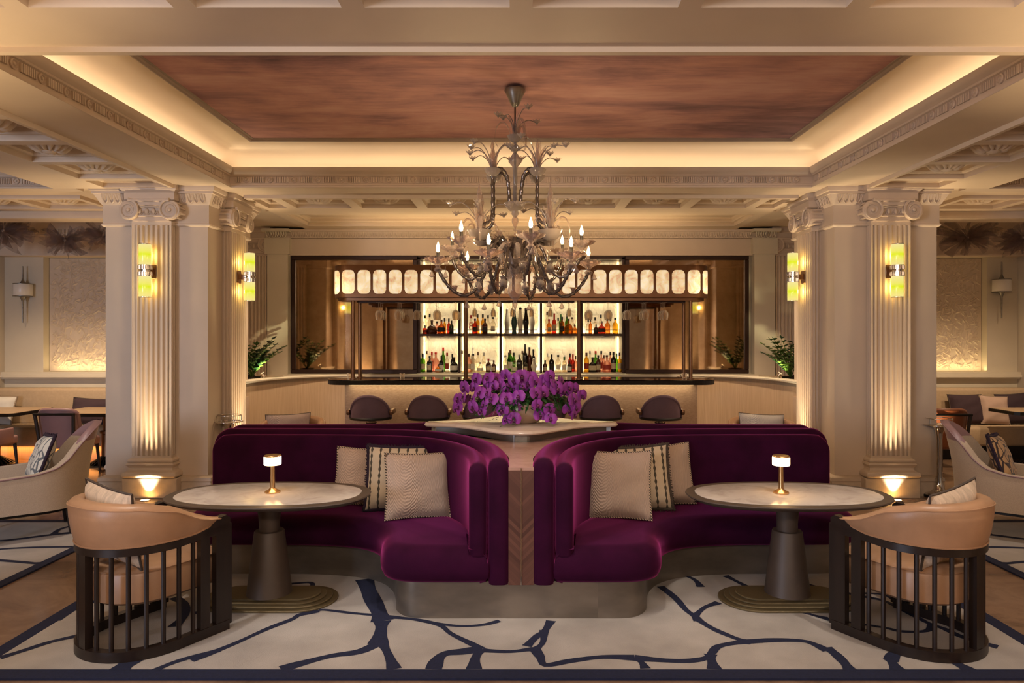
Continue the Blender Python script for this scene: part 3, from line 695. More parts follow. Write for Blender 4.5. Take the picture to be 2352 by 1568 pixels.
# shelf unit
su = thing('bottle_shelves', 'dark framed backlit bottle shelves of five bays behind the bar', 'shelves', (0, 10.7, 1.19))
b = MB(); b.box(-1.56, 1.56, 10.89, 10.92, 1.2, 2.96); b.build('back_panel', shelf_relief, su, 0, True)
b = MB(); b.box(-1.573, 1.573, 10.58, 10.9, 2.925, 2.968)
for x in (-1.573, 1.535): b.box(x, x+.038, 10.58, 10.9, 1.19, 2.95)
b.build('frame', dark_bronze, su, 0, True)
DIV = [-.94, -.315, .305, .92]
for x in DIV: b = MB(); b.box(x-.017, x+.017, 10.6, 10.9, 1.192, 2.93); b.build('divider', dark_bronze, su, 0, True)
EDG = [-1.535] + DIV + [1.535]
b = MB(); b.box(-1.535, 1.535, 10.6, 10.89, 1.755, 1.785); b.build('shelf', dark_bronze, su, 0, True)
b = MB(); b.box(-1.535, 1.535, 10.6, 10.89, 2.38, 2.405); b.build('shelf', dark_bronze, su, 0, True)
b = MB(); b.box(-1.535, 1.535, 10.6, 10.89, 1.19, 1.2); b.build('shelf', wall_paint, su, 0, True)
for a, c in zip(EDG, EDG[1:]):
    b = MB(); y = 10.625; b.tube([(a+.06,y,1.785),(a+.06,y,1.845),(c-.06,y,1.845),(c-.06,y,1.785)], .0045, 5); b.build('bottle_rail', dark_bronze, su, 30, True)
    for z0, z1 in ((1.205, 1.75), (1.79, 2.375), (2.41, 2.92)):
        for x in (a+.022, c-.022): 
            b = MB(); b.box(x-.004, x+.004, 10.86, 10.885, z0+.01, z1-.01); b.build('light_strip', led_warm, su, 0, True)
# mirrors
for s, nm in ((-1, 'left'), (1, 'right')):
    x0, x1 = (-3.477, -1.575) if s < 0 else (1.575, 3.445); r = thing('bar_mirror', 'large aged mirror in a dark frame, %s of the bottle shelves' % nm, 'mirror', ((x0+x1)/2, 10.58, 1.19))
    b = MB(); b.box(x0+.03, x1-.03, 10.565, 10.598, 1.22, 2.94); b.build('glass', mirror_mat, r, 0, True)
    b = MB(); w = .06
    for q in ((x0,x1,1.186,1.186+w),(x0,x1,2.965-w,2.965),(x0,x0+w,1.186+w,2.965-w),(x1-w,x1,1.186+w,2.965-w)): b.rbox(q[0], q[1], 10.53, 10.6, q[2], q[3], .006, 1)
    b.build('frame', dark_bronze, r, 30, True)
# bar stools
def make_stool():
    r = thing('bar_stool', '', 'bar stool', (0,0,0), 0, 'plum bar stools along the bar')
    def back(u, v):                                  # dome shaped curved back
        a = (u-.5)*2; zz = .742 + v*.262*(1-abs(a)**2.15*.8*v); rr = .245
        return V((rr*sin(a*1.35)/sin(1.35)*1.0*(1-.04*v), -.21*cos(a*1.35)-.02, zz))
    b = MB(); n_ = 20
    b.grid(back, n_, 8); b.grid(lambda u, v: back(u, v)*1.0 + V((0,.05,0)) - V((0.03*(u-.5),0,0.0)), n_, 8)
    b.tube([back(i/n_, 1) + V((0,.025,0)) for i in range(n_+1)], .027, 8); b.tube([back(0, j/8)+V((0,.025,0)) for j in range(9)], .026, 8); b.tube([back(1, j/8)+V((0,.025,0)) for j in range(9)], .026, 8)
    b.build('backrest', stool_cloth, r, 60)
    b = MB(); b.lathe([(.2,.712),(.23,.72),(.235,.74),(.22,.757),(.001,.76)], n=28); b.build('seat', stool_cloth, r)
    b = MB(); b.tube([(.25*sin(a*1.5), -.23*cos(a*1.5)-.015, .732) for a in [-1+i*.1 for i in range(21)]], .017, 6); b.build('back_rail', black_metal, r)
    for s in (-1, 1): b = MB(); b.rbox(s*.265-.022, s*.265+.022, -.13, .12, .775, .845, .018, 2); b.build('arm_bracket', bronze, r)
    b = MB(); b.lathe([(.1,.712),(.09,.7),(.05,.69),(.07,.675),(.075,.66),(.06,.64),(.03,.62),(.026,.1),(.04,.05),(.19,.022),(.2,.0)], n=24); b.build('pedestal', chrome, r)
    b = MB(); b.tube([(.17*cos(2*PI*i/24), .17*sin(2*PI*i/24), .27) for i in range(24)], .011, 6, True); b.tube([(-.17,0,.27),(.17,0,.27)], .009, 6); b.build('foot_ring', chrome, r); return r
st = make_stool(); names = ['first', 'second', 'third', 'fourth', 'fifth', 'sixth']
for i, px in enumerate((853, 985, 1112, 1248, 1379, 1516)):
    o = st if i == 0 else copy_tree(st); o.location = ((px-1197)/183.5, 8.72, 0); o['label'] = 'dark plum round-backed bar stool, %s along the bar from the left pillar' % names[i]

# hanging stemware
def lathe_obj(name, prof, mat, n=20, parent=None, sm=50): b = MB(); b.lathe(prof, n=n, cap=False); return b.build(name, mat, parent, sm)
wine = [(.033,0),(.033,-.003),(.006,-.006),(.0045,-.09),(.006,-.1),(.025,-.112),(.043,-.135),(.048,-.165),(.044,-.2),(.036,-.235),(.0345,-.235),(.0425,-.2),(.0465,-.165),(.0415,-.137),(.024,-.115),(.001,-.108)]
flute = [(.03,0),(.03,-.003),(.005,-.006),(.004,-.07),(.012,-.08),(.026,-.11),(.031,-.15),(.03,-.19),(.0285,-.19),(.0295,-.15),(.0245,-.112),(.001,-.088)]
g1 = g2 = None; ords = ['first','second','third','fourth','fifth','sixth','seventh','eighth','ninth','tenth','eleventh','twelfth','thirteenth','fourteenth','fifteenth','sixteenth']
cols = [872,916,958,1004,1047,1090,1133,1177,1221,1264,1307,1352,1397,1440,1481,1525]
for i, px in enumerate(cols):
    big = i < 5 or i > 10; rows = (9.39, 9.52, 9.65) if (i < 2 or i > 13) else (9.39, 9.55)
    for j, y in enumerate(rows):
        src = g1 if big else g2
        if src is None:
            o = lathe_obj('wine_glass' if big else 'flute_glass', wine if big else flute, glass_hang)
            if big: g1 = o
            else: g2 = o
        else: o = src.copy(); C.objects.link(o)
        o.location = ((px-1197)/1600*9.45, y, 2.207 if y != 9.55 else 2.207)
        tag(o, 'clear %s hung upside down under the canopy, %s column from the left, %s row' % ('wine glass' if big else 'flute glass', ords[i], ['front','second','rear'][j]), 'glass', 'stemware hung under the bar canopy')
# small things on the bar
for px, lab in ((804, 'small clear tumbler on the bar beside the left pair of canopy posts'), (924, 'small clear tumbler on the bar below the left mirror'), (1574, 'small clear tumbler on the bar beside the right pair of canopy posts')):
    o = lathe_obj('tumbler', [(.03,0),(.036,.07),(.034,.07),(.029,.006),(.001,.005)], glass_hang); o.location = ((px-1197)/1600*9.45, 9.45 if px < 1500 else 9.5, 1.1795); tag(o, lab, 'glass', 'tumblers standing on the bar')

# bottles
PR = {
 'round':  ([(.036,0),(.038,.005),(.038,.19),(.034,.215),(.016,.245),(.013,.26),(.013,.31)], .31),
 'squat':  ([(.05,0),(.055,.01),(.058,.06),(.05,.11),(.03,.135),(.014,.15),(.013,.2)], .2),
 'square': ([(.042,0),(.045,.005),(.045,.15),(.038,.175),(.016,.195),(.013,.205),(.013,.25)], .25),
 'slim':   ([(.03,0),(.031,.005),(.031,.21),(.026,.24),(.013,.26),(.012,.35)], .35),
 'decanter': ([(.06,0),(.068,.012),(.068,.05),(.055,.09),(.03,.115),(.015,.125),(.014,.17)], .17),
 'figure': ([(.034,0),(.036,.01),(.03,.05),(.034,.09),(.045,.15),(.043,.19),(.028,.25),(.02,.3),(.023,.33)], .33),
}
BM = {}
def bmat(name):
    if name in BM: return BM[name]
    cols = {'amber':('#c4641a',.45),'orange':('#e08a35',.55),'red':('#b8321e',.4),'brown':('#4a2415',0),'black':('#14110f',0),'green':('#4f8a22',.35),'dark_green':('#1f3a1c',0),'clear':('#efe6d2',.75),'white':('#e8e2d6',0),'teal':('#2e4f50',0),'pink':('#d8a08a',.4),'gold':('#d9a02a',.5)}
    c, t = cols[name]
    if t:
        q = lin(c); m_ = clear(name+'_glass', c, .35 if name == 'clear' else .45, .08, c, .3, .03 if name == 'clear' else .12)
        for nd in m_.node_tree.nodes:
            if nd.type == 'BSDF_TRANSPARENT': nd.inputs[0].default_value = tuple(v**.55 for v in q[:3]) + (1,)
    else: m_ = simple(name+'_bottle_glass', c, .15, var=.03)
    BM[name] = m_; return m_
labelm = simple('paper_label', '#cdbf9e', .7, var=.12, vs=60); labelw = simple('white_label', '#ddd8cc', .7, var=.1, vs=60); labelb = simple('black_label', '#1b1714', .6, var=.1); labelr = simple('red_label', '#9c2e1c', .6, var=.1)
LAB = {'c': labelm, 'w': labelw, 'b': labelb, 'r': labelr}; LBN = {'c':'cream label','w':'white label','b':'black label','r':'red label','':'no paper label'}
CAPC = {'k':('#15110f','black'),'r':('#b02a1c','red'),'w':('#e0dace','white'),'b':('#5a3a24','brown'),'g':('#2f6a2a','green'),'y':('#c9a13c','gold'),'s':('#a8a29a','silver')}
CAPM = {k: simple(v[1]+'_cap', v[0], .4, .3 if k in 'ys' else 0, var=.05) for k, v in CAPC.items()}
MESHC = {}
def bottle(x, y, z, hgt, shape, col, cap, lab, label):
    prof, h0 = PR[shape]; k = hgt/(h0+.015); kr = 1.12*min(1.08, max(.8, k**.5)) if shape not in ('figure',) else 1
    r = thing('bottle', label, 'bottle', (x, y, z), random.uniform(-20, 20), 'bottles on the backlit shelves'); n_ = 4 if shape == 'square' else 14
    P = [(a*kr, b*k) for a, b in prof]; b = MB()
    if shape == 'square':
        b.rings([rrect(-w, w, -w, w, w*(.35 if a > .02 else .9), 3) for w, a in [(a*(.86 if a > .02 else .95), a) for a, zz in P]], [zz for a, zz in P])
    else: b.lathe(P, n=n_)
    b.build('glass_body', bmat(col), r, 50)
    zt = P[-1][1]; rc = P[-1][0]
    if shape == 'figure': c = MB(); c.ball((0,0,zt+.012), (.024,.024,.022), 12, 8)
    else: c = MB(); ch = .05 if shape in ('round','slim') else .028; c.lathe([(rc*1.15,zt-ch+.014),(rc*1.2,zt-ch+.018),(rc*1.2,zt+.013),(rc*1.1,zt+.016)], n=12)
    c.build('cap', CAPM[cap], r)
    if lab:
        l = MB(); rb = max(a for a, zz in P)*1.015; z0, z1 = (P[-1][1]*.16, P[-1][1]*.48)
        if shape == 'decanter': z0, z1 = .014, .05
        if shape == 'square': l.box(-rb*.6, rb*.6, -rb*.86-.002, -rb*.84, z0, z1)
        else: l.grid(lambda u, v: V((rb*sin((u-.5)*2.2), -rb*cos((u-.5)*2.2), z0+(z1-z0)*v)), 8, 1)
        l.build('label', LAB[lab], r, 60); r.rotation_euler.z = R(random.uniform(-8, 8))
    return r
# lower shelf: (px x, px top y, shape, colour, cap, label, row)   upper shelf likewise
LOW = [[(971,812,'round','green','k','c',0),(980,806,'slim','clear','b','',1),(987,818,'square','black','k','c',0),(992,808,'slim','pink','r','',1),(1001,808,'squat','pink','r','',1),(1008,842,'decanter','gold','b','w',0),(1014,818,'round','black','k','w',0),(1018,798,'slim','green','r','',1),(1027,810,'slim','clear','r','r',0),(1039,813,'slim','black','k','',1),(1043,820,'squat','black','k','w',0)],
 [(1062,805,'slim','clear','s','',1),(1077,812,'round','pink','b','c',0),(1087,812,'square','clear','k','w',0),(1086,794,'slim','white','w','',1),(1098,808,'slim','clear','b','',1),(1103,832,'squat','clear','s','w',0),(1111,810,'slim','clear','s','',1),(1122,824,'square','brown','r','c',0),(1134,828,'square','brown','b','c',0)],
 [(1161,816,'square','clear','s','w',0),(1169,810,'slim','green','k','',1),(1172,804,'round','green','b','w',1),(1180,810,'slim','green','k','',1),(1182,828,'squat','clear','b','w',0),(1193,814,'square','black','s','b',0),(1200,806,'slim','clear','b','',1),(1206,790,'slim','black','k','',1),(1216,797,'slim','brown','k','',1),(1207,826,'square','clear','k','c',0),(1225,802,'slim','black','k','',1),(1226,826,'figure','white','w','',0)],
 [(1252,828,'round','brown','k','c',0),(1258,812,'slim','clear','w','',1),(1267,814,'round','black','k','b',0),(1282,815,'square','clear','k','w',0),(1297,816,'slim','clear','w','w',1),(1296,820,'round','clear','g','w',0),(1308,828,'square','black','k','w',0),(1309,812,'slim','red','k','',1),(1316,814,'slim','red','r','r',1),(1322,818,'slim','pink','b','',1)],
 [(1347,810,'round','gold','b','r',0),(1355,806,'slim','clear','s','',1),(1361,820,'squat','black','k','c',0),(1368,806,'slim','green','r','',1),(1374,816,'round','brown','k','c',0),(1381,806,'slim','pink','k','r',1),(1387,816,'slim','pink','b','',1),(1394,815,'squat','pink','b','r',0),(1402,808,'slim','pink','k','',1),(1409,808,'round','black','k','c',0),(1416,812,'slim','green','g','',1),(1423,810,'slim','gold','b','c',0)]]
UPP = [[(976,724,'slim','clear','k','',1),(987,721,'slim','clear','k','',1),(976,748,'round','red','s','r',0),(992,735,'decanter','brown','b','',0),(1004,738,'squat','pink','k','',1),(1014,734,'squat','amber','b','b',0),(1021,731,'slim','gold','k','',1),(1031,732,'slim','red','k','',1),(1037,737,'round','dark_green','k','b',0)],
 [(1082,724,'slim','clear','r','',0),(1091,732,'square','red','k','b',0),(1097,722,'slim','gold','k','c',1),(1109,722,'slim','gold','k','c',1),(1114,732,'square','brown','k','b',0),(1121,724,'slim','clear','k','',1),(1132,728,'square','clear','k','w',0)],
 [(1165,710,'figure','white','w','',1),(1181,711,'figure','teal','w','',0),(1195,708,'figure','white','k','',0),(1208,709,'figure','black','b','',0),(1222,710,'figure','white','w','',1)],
 [(1257,716,'slim','clear','b','',1),(1261,733,'square','orange','r','c',0),(1273,720,'slim','red','r','c',0),(1282,730,'slim','clear','k','',1),(1288,722,'slim','green','g','',1),(1291,728,'round','amber','k','b',0),(1302,722,'slim','green','k','',1),(1306,732,'squat','amber','k','',0),(1314,728,'squat','clear','b','',1),(1320,746,'squat','orange','b','',0)],
 [(1351,732,'slim','clear','k','',1),(1356,732,'slim','orange','k','',1),(1367,729,'slim','clear','k','',1),(1369,746,'round','brown','s','b',0),(1380,723,'slim','clear','k','',1),(1382,738,'squat','red','s','b',0),(1395,732,'square','orange','k','',0),(1402,730,'slim','clear','k','',1),(1413,730,'square','gold','k','',0)]]
bays = ['first','second','middle','fourth','last']
for shelf, z, rows in (('lower', 1.2005, LOW), ('upper', 1.7855, UPP)):
    for bi, bay in enumerate(rows):
        bay = sorted(bay); cnt = {}
        for (px, top, sh, col, cap, lab, rw) in bay:
            y = 10.68 if rw == 0 else 10.8; x = (px-1197)/1600*y; hgt = max(.12, 1.75+(772-top)/1600*y - z); i = cnt.get(rw, 0); cnt[rw] = i+1
            bo = bottle(x, y, z, hgt, sh, col, cap, lab, '%s %s bottle, %s in the %s row of the %s shelf, %s bay' % (col.replace('_', ' '), sh, ords[i], 'front' if rw == 0 else 'rear', shelf, bays[bi]))
            if (px, shelf) == (1082, 'upper'):             # the big red 8 on its front
                q = MB(); bo.rotation_euler.z = 0; bo['label'] = 'clear slim bottle with a big red 8 on its front, upper shelf, second bay'
                for zc_, rr in ((.1, .026), (.15, .022)): q.tube([(rr*cos(2*PI*i/20), -.046, zc_+rr*sin(2*PI*i/20)) for i in range(20)], .006, 5, True)
                q.build('red_numeral', CAPM['r'], bo)
# plants on the planter walls
def zz_plant(x, y, z, seed, label, lean):
    random.seed(seed); r = thing('zz_plant', label, 'plant', (x, y, z))
    b = MB(); b.lathe([(.1,0),(.12,.05),(.11,.05),(.1,.04),(.001,.04)], n=18); b.build('nursery_pot', black_metal, r)
    for k in range(15):
        a = random.uniform(0, 2*PI); L = random.uniform(.34, .62); el = random.uniform(.18, .6); dirv = V((cos(a)*el*1.15+lean*.35, sin(a)*el, 1)).normalized(); pts = []
        side = V((dirv.x, dirv.y, 0)); side = side.normalized() if side.length > .01 else V((1,0,0))
        for i in range(9):
            t = i/8; pts.append(dirv*L*t + side*(.22*L*t*t) - V((0,0,.1*L*t**3)) + V((0,0,.035)))
        s_ = MB(); s_.tube(pts, lambda t: .007*(1-.6*t), 5); s_ = s_.build('stem', plant_green, r); lf = MB()
        for i in range(2, 9):
            for sg in (-1, 1):
                p = pts[i]; tan = (pts[i]-pts[i-1]).normalized(); out = tan.cross(V((0,0,1))); out = out.normalized()*sg if out.length > .01 else V((sg,0,0)); d = (out + tan*.75 + V((0,0,random.uniform(-.1,.35)))).normalized(); w = d.cross(V((0,0,1))).normalized(); LL = .105*(1-.35*(i/8))
                lf.grid(lambda u, v: p + d*(LL*u) + w*((v-.5)*.056*sin(PI*min(1,u*.93+.05))**.7) + V((0,0,-.012*u*u+.01*abs(v-.5))), 4, 2)
            if i == 8: lf.grid(lambda u, v: p + tan*(.07*u) + w*((v-.5)*.04*sin(PI*min(1,u*.93+.05))**.7), 4, 2)
        lf.build('leaflets', plant_green if random.random() > .4 else fol_dark, s_)
    return r
zz_plant(-3.62, 9.35, 1.161, 21, 'glossy green leafy plant on the planter wall beside the left pillar', .1); zz_plant(-3.85, 9.75, 1.161, 22, 'dark leafy plant behind the lit one on the left planter wall', .0)
zz_plant(3.62, 9.35, 1.161, 27, 'glossy green leafy plant on the planter wall beside the right pillar', -.2); zz_plant(3.9, 9.7, 1.161, 24, 'dark leafy plant behind the lit one on the right planter wall', -.05)
for s in (-1, 1):
    r = thing('plant_spotlight', 'small spotlight shining on the plant at the %s end of the bar' % ('left' if s < 0 else 'right'), 'spotlight', (s*3.42, 9.25, 1.201)); M_ = T(0,0,.035) @ RY(-s*40 if s < 0 else -40) 
    b = MB(); b.lathe([(.018,-.03),(.024,-.025),(.028,.03)], n=14, M=T(0,0,.035) @ RY(s*35)); b.lathe([(.02,0),(.02,.006),(.006,.008),(.006,.03)], n=10); b.build('housing', chrome, r)
    b = MB(); b.lathe([(.001,.031),(.026,.031)], n=14, M=T(0,0,.035) @ RY(s*35)); b.build('lens', spot_lit, r)
# ---------------------------------------------------------------- banquette island
IY = 5.82
def offset_path(path, d): return [(p[0]+q[0]*d, p[1]+q[1]*d) for p, q in zip(path, miter(path, False))]
CB = cr2([(-.325,4.27),(-.335,4.5),(-.385,4.78),(-.5,5.05),(-.68,5.28),(-.9,5.4),(-1.2,5.47),(-1.58,5.5),(-2.0,5.51),(-2.46,5.52)], 5)   # front face of the backs; room side on its left
def upright(path, th, z0, z1, rt=.05, end_r=.16, start_r=.05):
    n_ = len(path); ls = [0]
    for a, b in zip(path, path[1:]): ls.append(ls[-1]+math.hypot(b[0]-a[0], b[1]-a[1]))
    L = ls[-1]
    def prof(i, t):
        s, e = ls[i], L-ls[i]; top = z1; w = th/2; bot = z0
        if e < end_r: top = z1 - end_r*(1-math.sqrt(max(0, 1-(1-e/end_r)**2)))
        if s < start_r: top = z1 - start_r*.8*(1-math.sqrt(max(0, 1-(1-s/start_r)**2)))
        m_ = min(s, e)
        if m_ < .05: w *= .35+.65*math.sqrt(max(0, 1-(1-m_/.05)**2))
        out = [(-w*.92, bot), (-w, bot+.02)]; rr = min(rt, w)
        for k in range(7): a = PI - PI*k/6; out.append((w*cos(a), top-w*.9+w*.9*sin(a)))
        out += [(w, bot+.02), (w*.92, bot)]; return out
    b = MB(); b.sweep(path, prof); return b
def densify_ends(p):
    def ins(a, b, fr): return [(a[0]+(b[0]-a[0])*f, a[1]+(b[1]-a[1])*f) for f in fr]
    d0 = math.hypot(p[1][0]-p[0][0], p[1][1]-p[0][1]); d1 = math.hypot(p[-1][0]-p[-2][0], p[-1][1]-p[-2][1])
    fr0 = [.004/d0, .012/d0, .03/d0]; fr1 = [1-.13/d1 if d1 > .14 else .1, 1-.1/d1 if d1 > .11 else .2, 1-.07/d1 if d1 > .08 else .3, 1-.045/d1, 1-.025/d1, 1-.01/d1, 1-.003/d1]
    fr1 = sorted(max(.05, f) for f in fr1)
    return [p[0]] + ins(p[0], p[1], fr0) + p[1:-1] + ins(p[-2], p[-1], fr1) + [p[-1]]
bq = thing('curved_banquette', 'purple velvet curved banquette at front left, with three cushions behind the oval table', 'banquette', (0, IY, 0), 0, 'purple velvet banquettes of the island')
so = cr2([(-.205,4.3),(-.235,4.262),(-.5,4.255),(-.72,4.268),(-.85,4.35),(-.905,4.5),(-.935,4.67),(-1.03,4.84),(-1.2,4.95),(-1.5,5.01),(-1.9,5.02),(-2.28,5.03),(-2.46,5.11),(-2.51,5.28),(-2.5,5.5),(-2.4,5.62),(-1.6,5.6),(-1.1,5.55),(-.75,5.4),(-.5,5.15),(-.3,4.8),(-.22,4.5)], 4, True)
b = MB(); b.olathe(so[::-1], [(-.05,.235),(-.015,.243),(.0,.27),(.004,.31),(-.001,.355),(-.014,.392),(-.036,.42),(-.07,.439),(-.12,.446)]); b.build('seat', velvet, bq, 60, True)
inner = densify_ends(offset_path(CB, -.058)); outer = densify_ends(offset_path([(-.325,4.262)]+CB[1:-1]+[(-2.5,5.52)], -.187))
upright(inner, .115, .40, .968, .05, .13, .06).build('back_cushion', velvet, bq, 60, True)
upright(outer, .135, .225, 1.0, .06, .13, .06).build('outer_shell', velvet, bq, 60, True)
po = cr2([(-.474,4.295),(-.6,4.295),(-.71,4.32),(-.79,4.42),(-.82,4.56),(-.87,4.74),(-.98,4.91),(-1.18,5.03),(-1.5,5.09),(-1.9,5.1),(-2.25,5.11),(-2.38,5.18),(-2.42,5.32),(-2.4,5.52),(-2.3,5.66),(-1.6,5.68),(-1.0,5.6),(-.6,5.4),(-.474,5.1)], 4)
b = MB(); b.olathe(po[::-1], [(0,0),(0,.24)]); b.build('plinth', plinth_metal, bq, 50, True)
for sx, sy, lab in ((-1,1,'dark red-purple velvet curved banquette at front right, with three cushions behind the oval table'), (1,-1,'purple velvet curved banquette at rear left, facing the bar, only its top edge showing'), (-1,-1,'purple velvet curved banquette at rear right, facing the bar, only its top edge showing')):
    o = copy_tree(bq); o.scale = (sx, sy, 1); o['label'] = lab
# central console: chevron panel, marble ledge, star table top
cs = thing('island_console', 'star shaped cream marble top on a steel apron, in the middle of the banquettes', 'console', (0, IY, 0))
half = offset_path(CB, -.27); half = [(min(x, -.078), max(y, 4.285)) for x, y in half if x > -1.2]
q = half; poly = q + [(x, 2*IY-y) for x, y in q[::-1]] + [(-x, 2*IY-y) for x, y in q] + [(-x, y) for x, y in q[::-1]]
b = MB(); b.prism(poly, .22, .925); b.build('pier', chevron, cs, 0, True)
b = MB(); b.prism(poly, .925, .942); b.build('ledge', pink_marble, cs, 0, True)
for y in (4.281, 2*IY-4.281): b = MB(); b.box(-.003, .003, y-.003, y+.003, .222, .94); b.build('metal_inlay', chrome, cs, 0, True)
b = MB(); b.box(-.474, .474, 4.295, 2*IY-4.295, 0, .24); b.build('plinth', plinth_metal, cs, 0, True)
qs = [(-.1,-.55),(-.06,-.565),(.06,-.565),(.1,-.55),(.19,-.48),(.33,-.32),(.52,-.15),(.74,-.07),(.785,-.05),(.80,0),(.785,.05),(.74,.07),(.52,.15),(.33,.32),(.19,.48)]
star = qs + [(-x, -y) for x, y in qs]
star = cr2(star, 4, True); star = [(x, y+IY) for x, y in star]
b = MB(); b.olathe(star, [(-.02,1.0),(.0,1.004),(.008,1.014),(.004,1.022),(-.002,1.026),(-.004,1.03),(-.012,1.034)]); b.build('star_top', star_marble, cs, 40, True)
b = MB(); b.olathe(star, [(-.075,.942),(-.075,1.002)]); b.build('steel_apron', steel, cs, 30, True)

# orchid arrangement
fa = thing('orchid_arrangement', 'cream bowl overflowing with magenta orchids on the star shaped marble top', 'flower arrangement', (.02, 5.8, 1.034))
b = MB(); b.lathe([(.09,0),(.13,.012),(.2,.07),(.25,.14),(.275,.17),(.262,.17),(.2,.1),(.001,.08)], n=36); b.build('bowl', pot_mat, fa)
pm = Mat('orchid_petal'); nz = pm.noise(18, 3, pm.co((1,1,1)))
pm.l(pm.ramp(nz, [(.3, lin('#7a1a8a')), (.7, lin('#ac44b6'))]), pm.b.inputs['Base Color']); pm.set(Roughness=.5, Sheen_Weight=.2); petal_m = pm.m; lip_m = simple('orchid_lip', '#4a0a3e', .4, var=.2, vs=30); lipy = simple('orchid_throat', '#8f4a78', .5, var=.1)
FL = MB()
def petal(ang, L, W, cup, back, yo):
    d = V((cos(R(ang)), 0, sin(R(ang)))); w = V((-d.z, 0, d.x))
    FL.grid(lambda u, v: d*(L*u) + w*(W*(v-.5)*2*max(0,(sin(PI*min(1, u**.8*.96+.04))))**.55) + V((0, yo + back*u*u - cup*(1-(2*v-1)**2)*sin(PI*u), 0)), 5, 6)
for a in (90, 215, 325): petal(a, .05, .021, .004, .004, .004)
for a in (8, 172): petal(a, .056, .044, .009, .0, -.001)
FL.m = 1
FL.grid(lambda u, v: V(((v-.5)*.03*(1-.7*u), -.012-.012*sin(PI*u), -.004-.028*u)), 4, 3); FL.ball((0,-.012,.004), (.007,.008,.008), 8, 6)
FL.m = 2; FL.ball((0,-.016,-.006), (.008,.007,.005), 8, 6)
FP = [(635,345),(660,245),(790,235),(900,255),(850,320),(790,400),(745,540),(700,400),(620,480),(520,455),(465,560),(525,340),(455,470),(430,590),(1040,345),(1080,250),(1170,215),(990,200),(1170,330),(1310,275),(1320,405),(1135,440),(995,465),(950,590),(1100,560),(1085,690),(1340,535),(1370,655),(1480,585),(1495,690),(1535,295),(1425,260),(1405,310),(1610,270),(1640,380),(1750,360),(1745,475),(1840,435),(1770,560),(1700,590),(1755,650),(1400,400),(1260,230),(1480,210),(1000,700),(620,560),(720,600),(880,240),(930,330),(1230,300),(1560,350),(1690,340),(830,470),(760,330)]
random.seed(5); fme = None; FW = []
for i, (zx, zy) in enumerate(FP):
    px, py = 960+zx/4.9, 820+zy/4.9
    X0 = (px-1197)/1600*5.7; rr = 1-min(1, (X0/.5)**2); zz = 1.75-(py-772)/1600*5.6
    dep = IY - .3*math.sqrt(rr)*(1 if zz < 1.3 else .55) - random.uniform(-.02, .05); FW.append((at(px, py, dep), random.uniform(-1,1)))
for k in range(26):                                  # the far side of the bunch
    a = random.uniform(10, 170); rad = random.uniform(.25, .47); FW.append((V((.02+rad*1.05*cos(R(a)), 5.8+rad*.75*sin(R(a)), 1.12+random.uniform(.0,.3)*(1-abs(cos(R(a)))*.5))), 9))
for p, s in FW:
    if fme is None: o = FL.build('orchid_flower', [petal_m, lip_m, lipy], fa, 60); fme = o.data
    else: o = bpy.data.objects.new('orchid_flower', fme); C.objects.link(o); o.parent = fa
    o.location = p - fa.location; dx = p.x-.02
    face = math.atan2(dx*1.5, .6) + random.uniform(-.45,.45); k = random.uniform(.92, 1.22)
    if s == 9: face = math.atan2(p.x-.02, -(p.y-5.8)) + random.uniform(-.3,.3)
    o.rotation_euler = (random.uniform(-.5,.25), random.uniform(-.35,.35), face); o.scale = (k, k, k)
random.seed(9)
for ang in range(0, 360, 24):                        # arching stems
    s_, c_ = sin(R(ang)), cos(R(ang)); rx, ry, dz = random.uniform(.4,.5), random.uniform(.28,.36), random.uniform(-.02,.16)
    b = MB(); b.tube(cr([(.06*c_,.05*s_,.1),(.2*rx/.4*c_,.2*ry/.4*s_,.27+.05*random.random()),(rx*.8*c_,ry*.8*s_,.24+dz*.5),(rx*c_,ry*s_,.08+dz)], 5), .0035, 5); b.build('stem', fol_dark, fa)
b = MB()
def leaflet(b, p, d, L, W):
    w = d.cross(V((0,0,1))); w = w.normalized() if w.length > .01 else V((1,0,0)); b.grid(lambda u, v: p + d*(L*u) + w*((v-.5)*W*sin(PI*min(1,u*.94+.04))**.7) - V((0,0,L*.35*u*u)), 3, 2)
for k in range(1100):
    a = random.uniform(0, 2*PI); t = random.random()**.6; p = V((.42*t*cos(a), .31*t*sin(a), .10+.2*math.sqrt(max(0,1-t*t*.9))*random.uniform(.5,1.15))); d = V((cos(a)+random.uniform(-.8,.8), sin(a)+random.uniform(-.8,.8), random.uniform(-.6,.7))).normalized(); leaflet(b, p, d, random.uniform(.035,.085), random.uniform(.014,.03))
for px, py in ((1085,975),(1095,962),(1155,972),(1165,980),(1145,965),(1250,960),(1105,968),(1168,965)):
    p = at(px, py, 5.45) - fa.location; p.z = max(p.z, .012)
    for k in range(7): leaflet(b, p+V((random.uniform(-.04,.04), random.uniform(-.03,.03), random.uniform(0,.06))), V((random.uniform(-1,1), random.uniform(-1,.3), random.uniform(-.2,.5))).normalized(), .04, .014)
tag(b.build('foliage', [simple('orchid_foliage', '#234d22', .3, var=.45, vs=25)], fa, 60), kind='stuff')

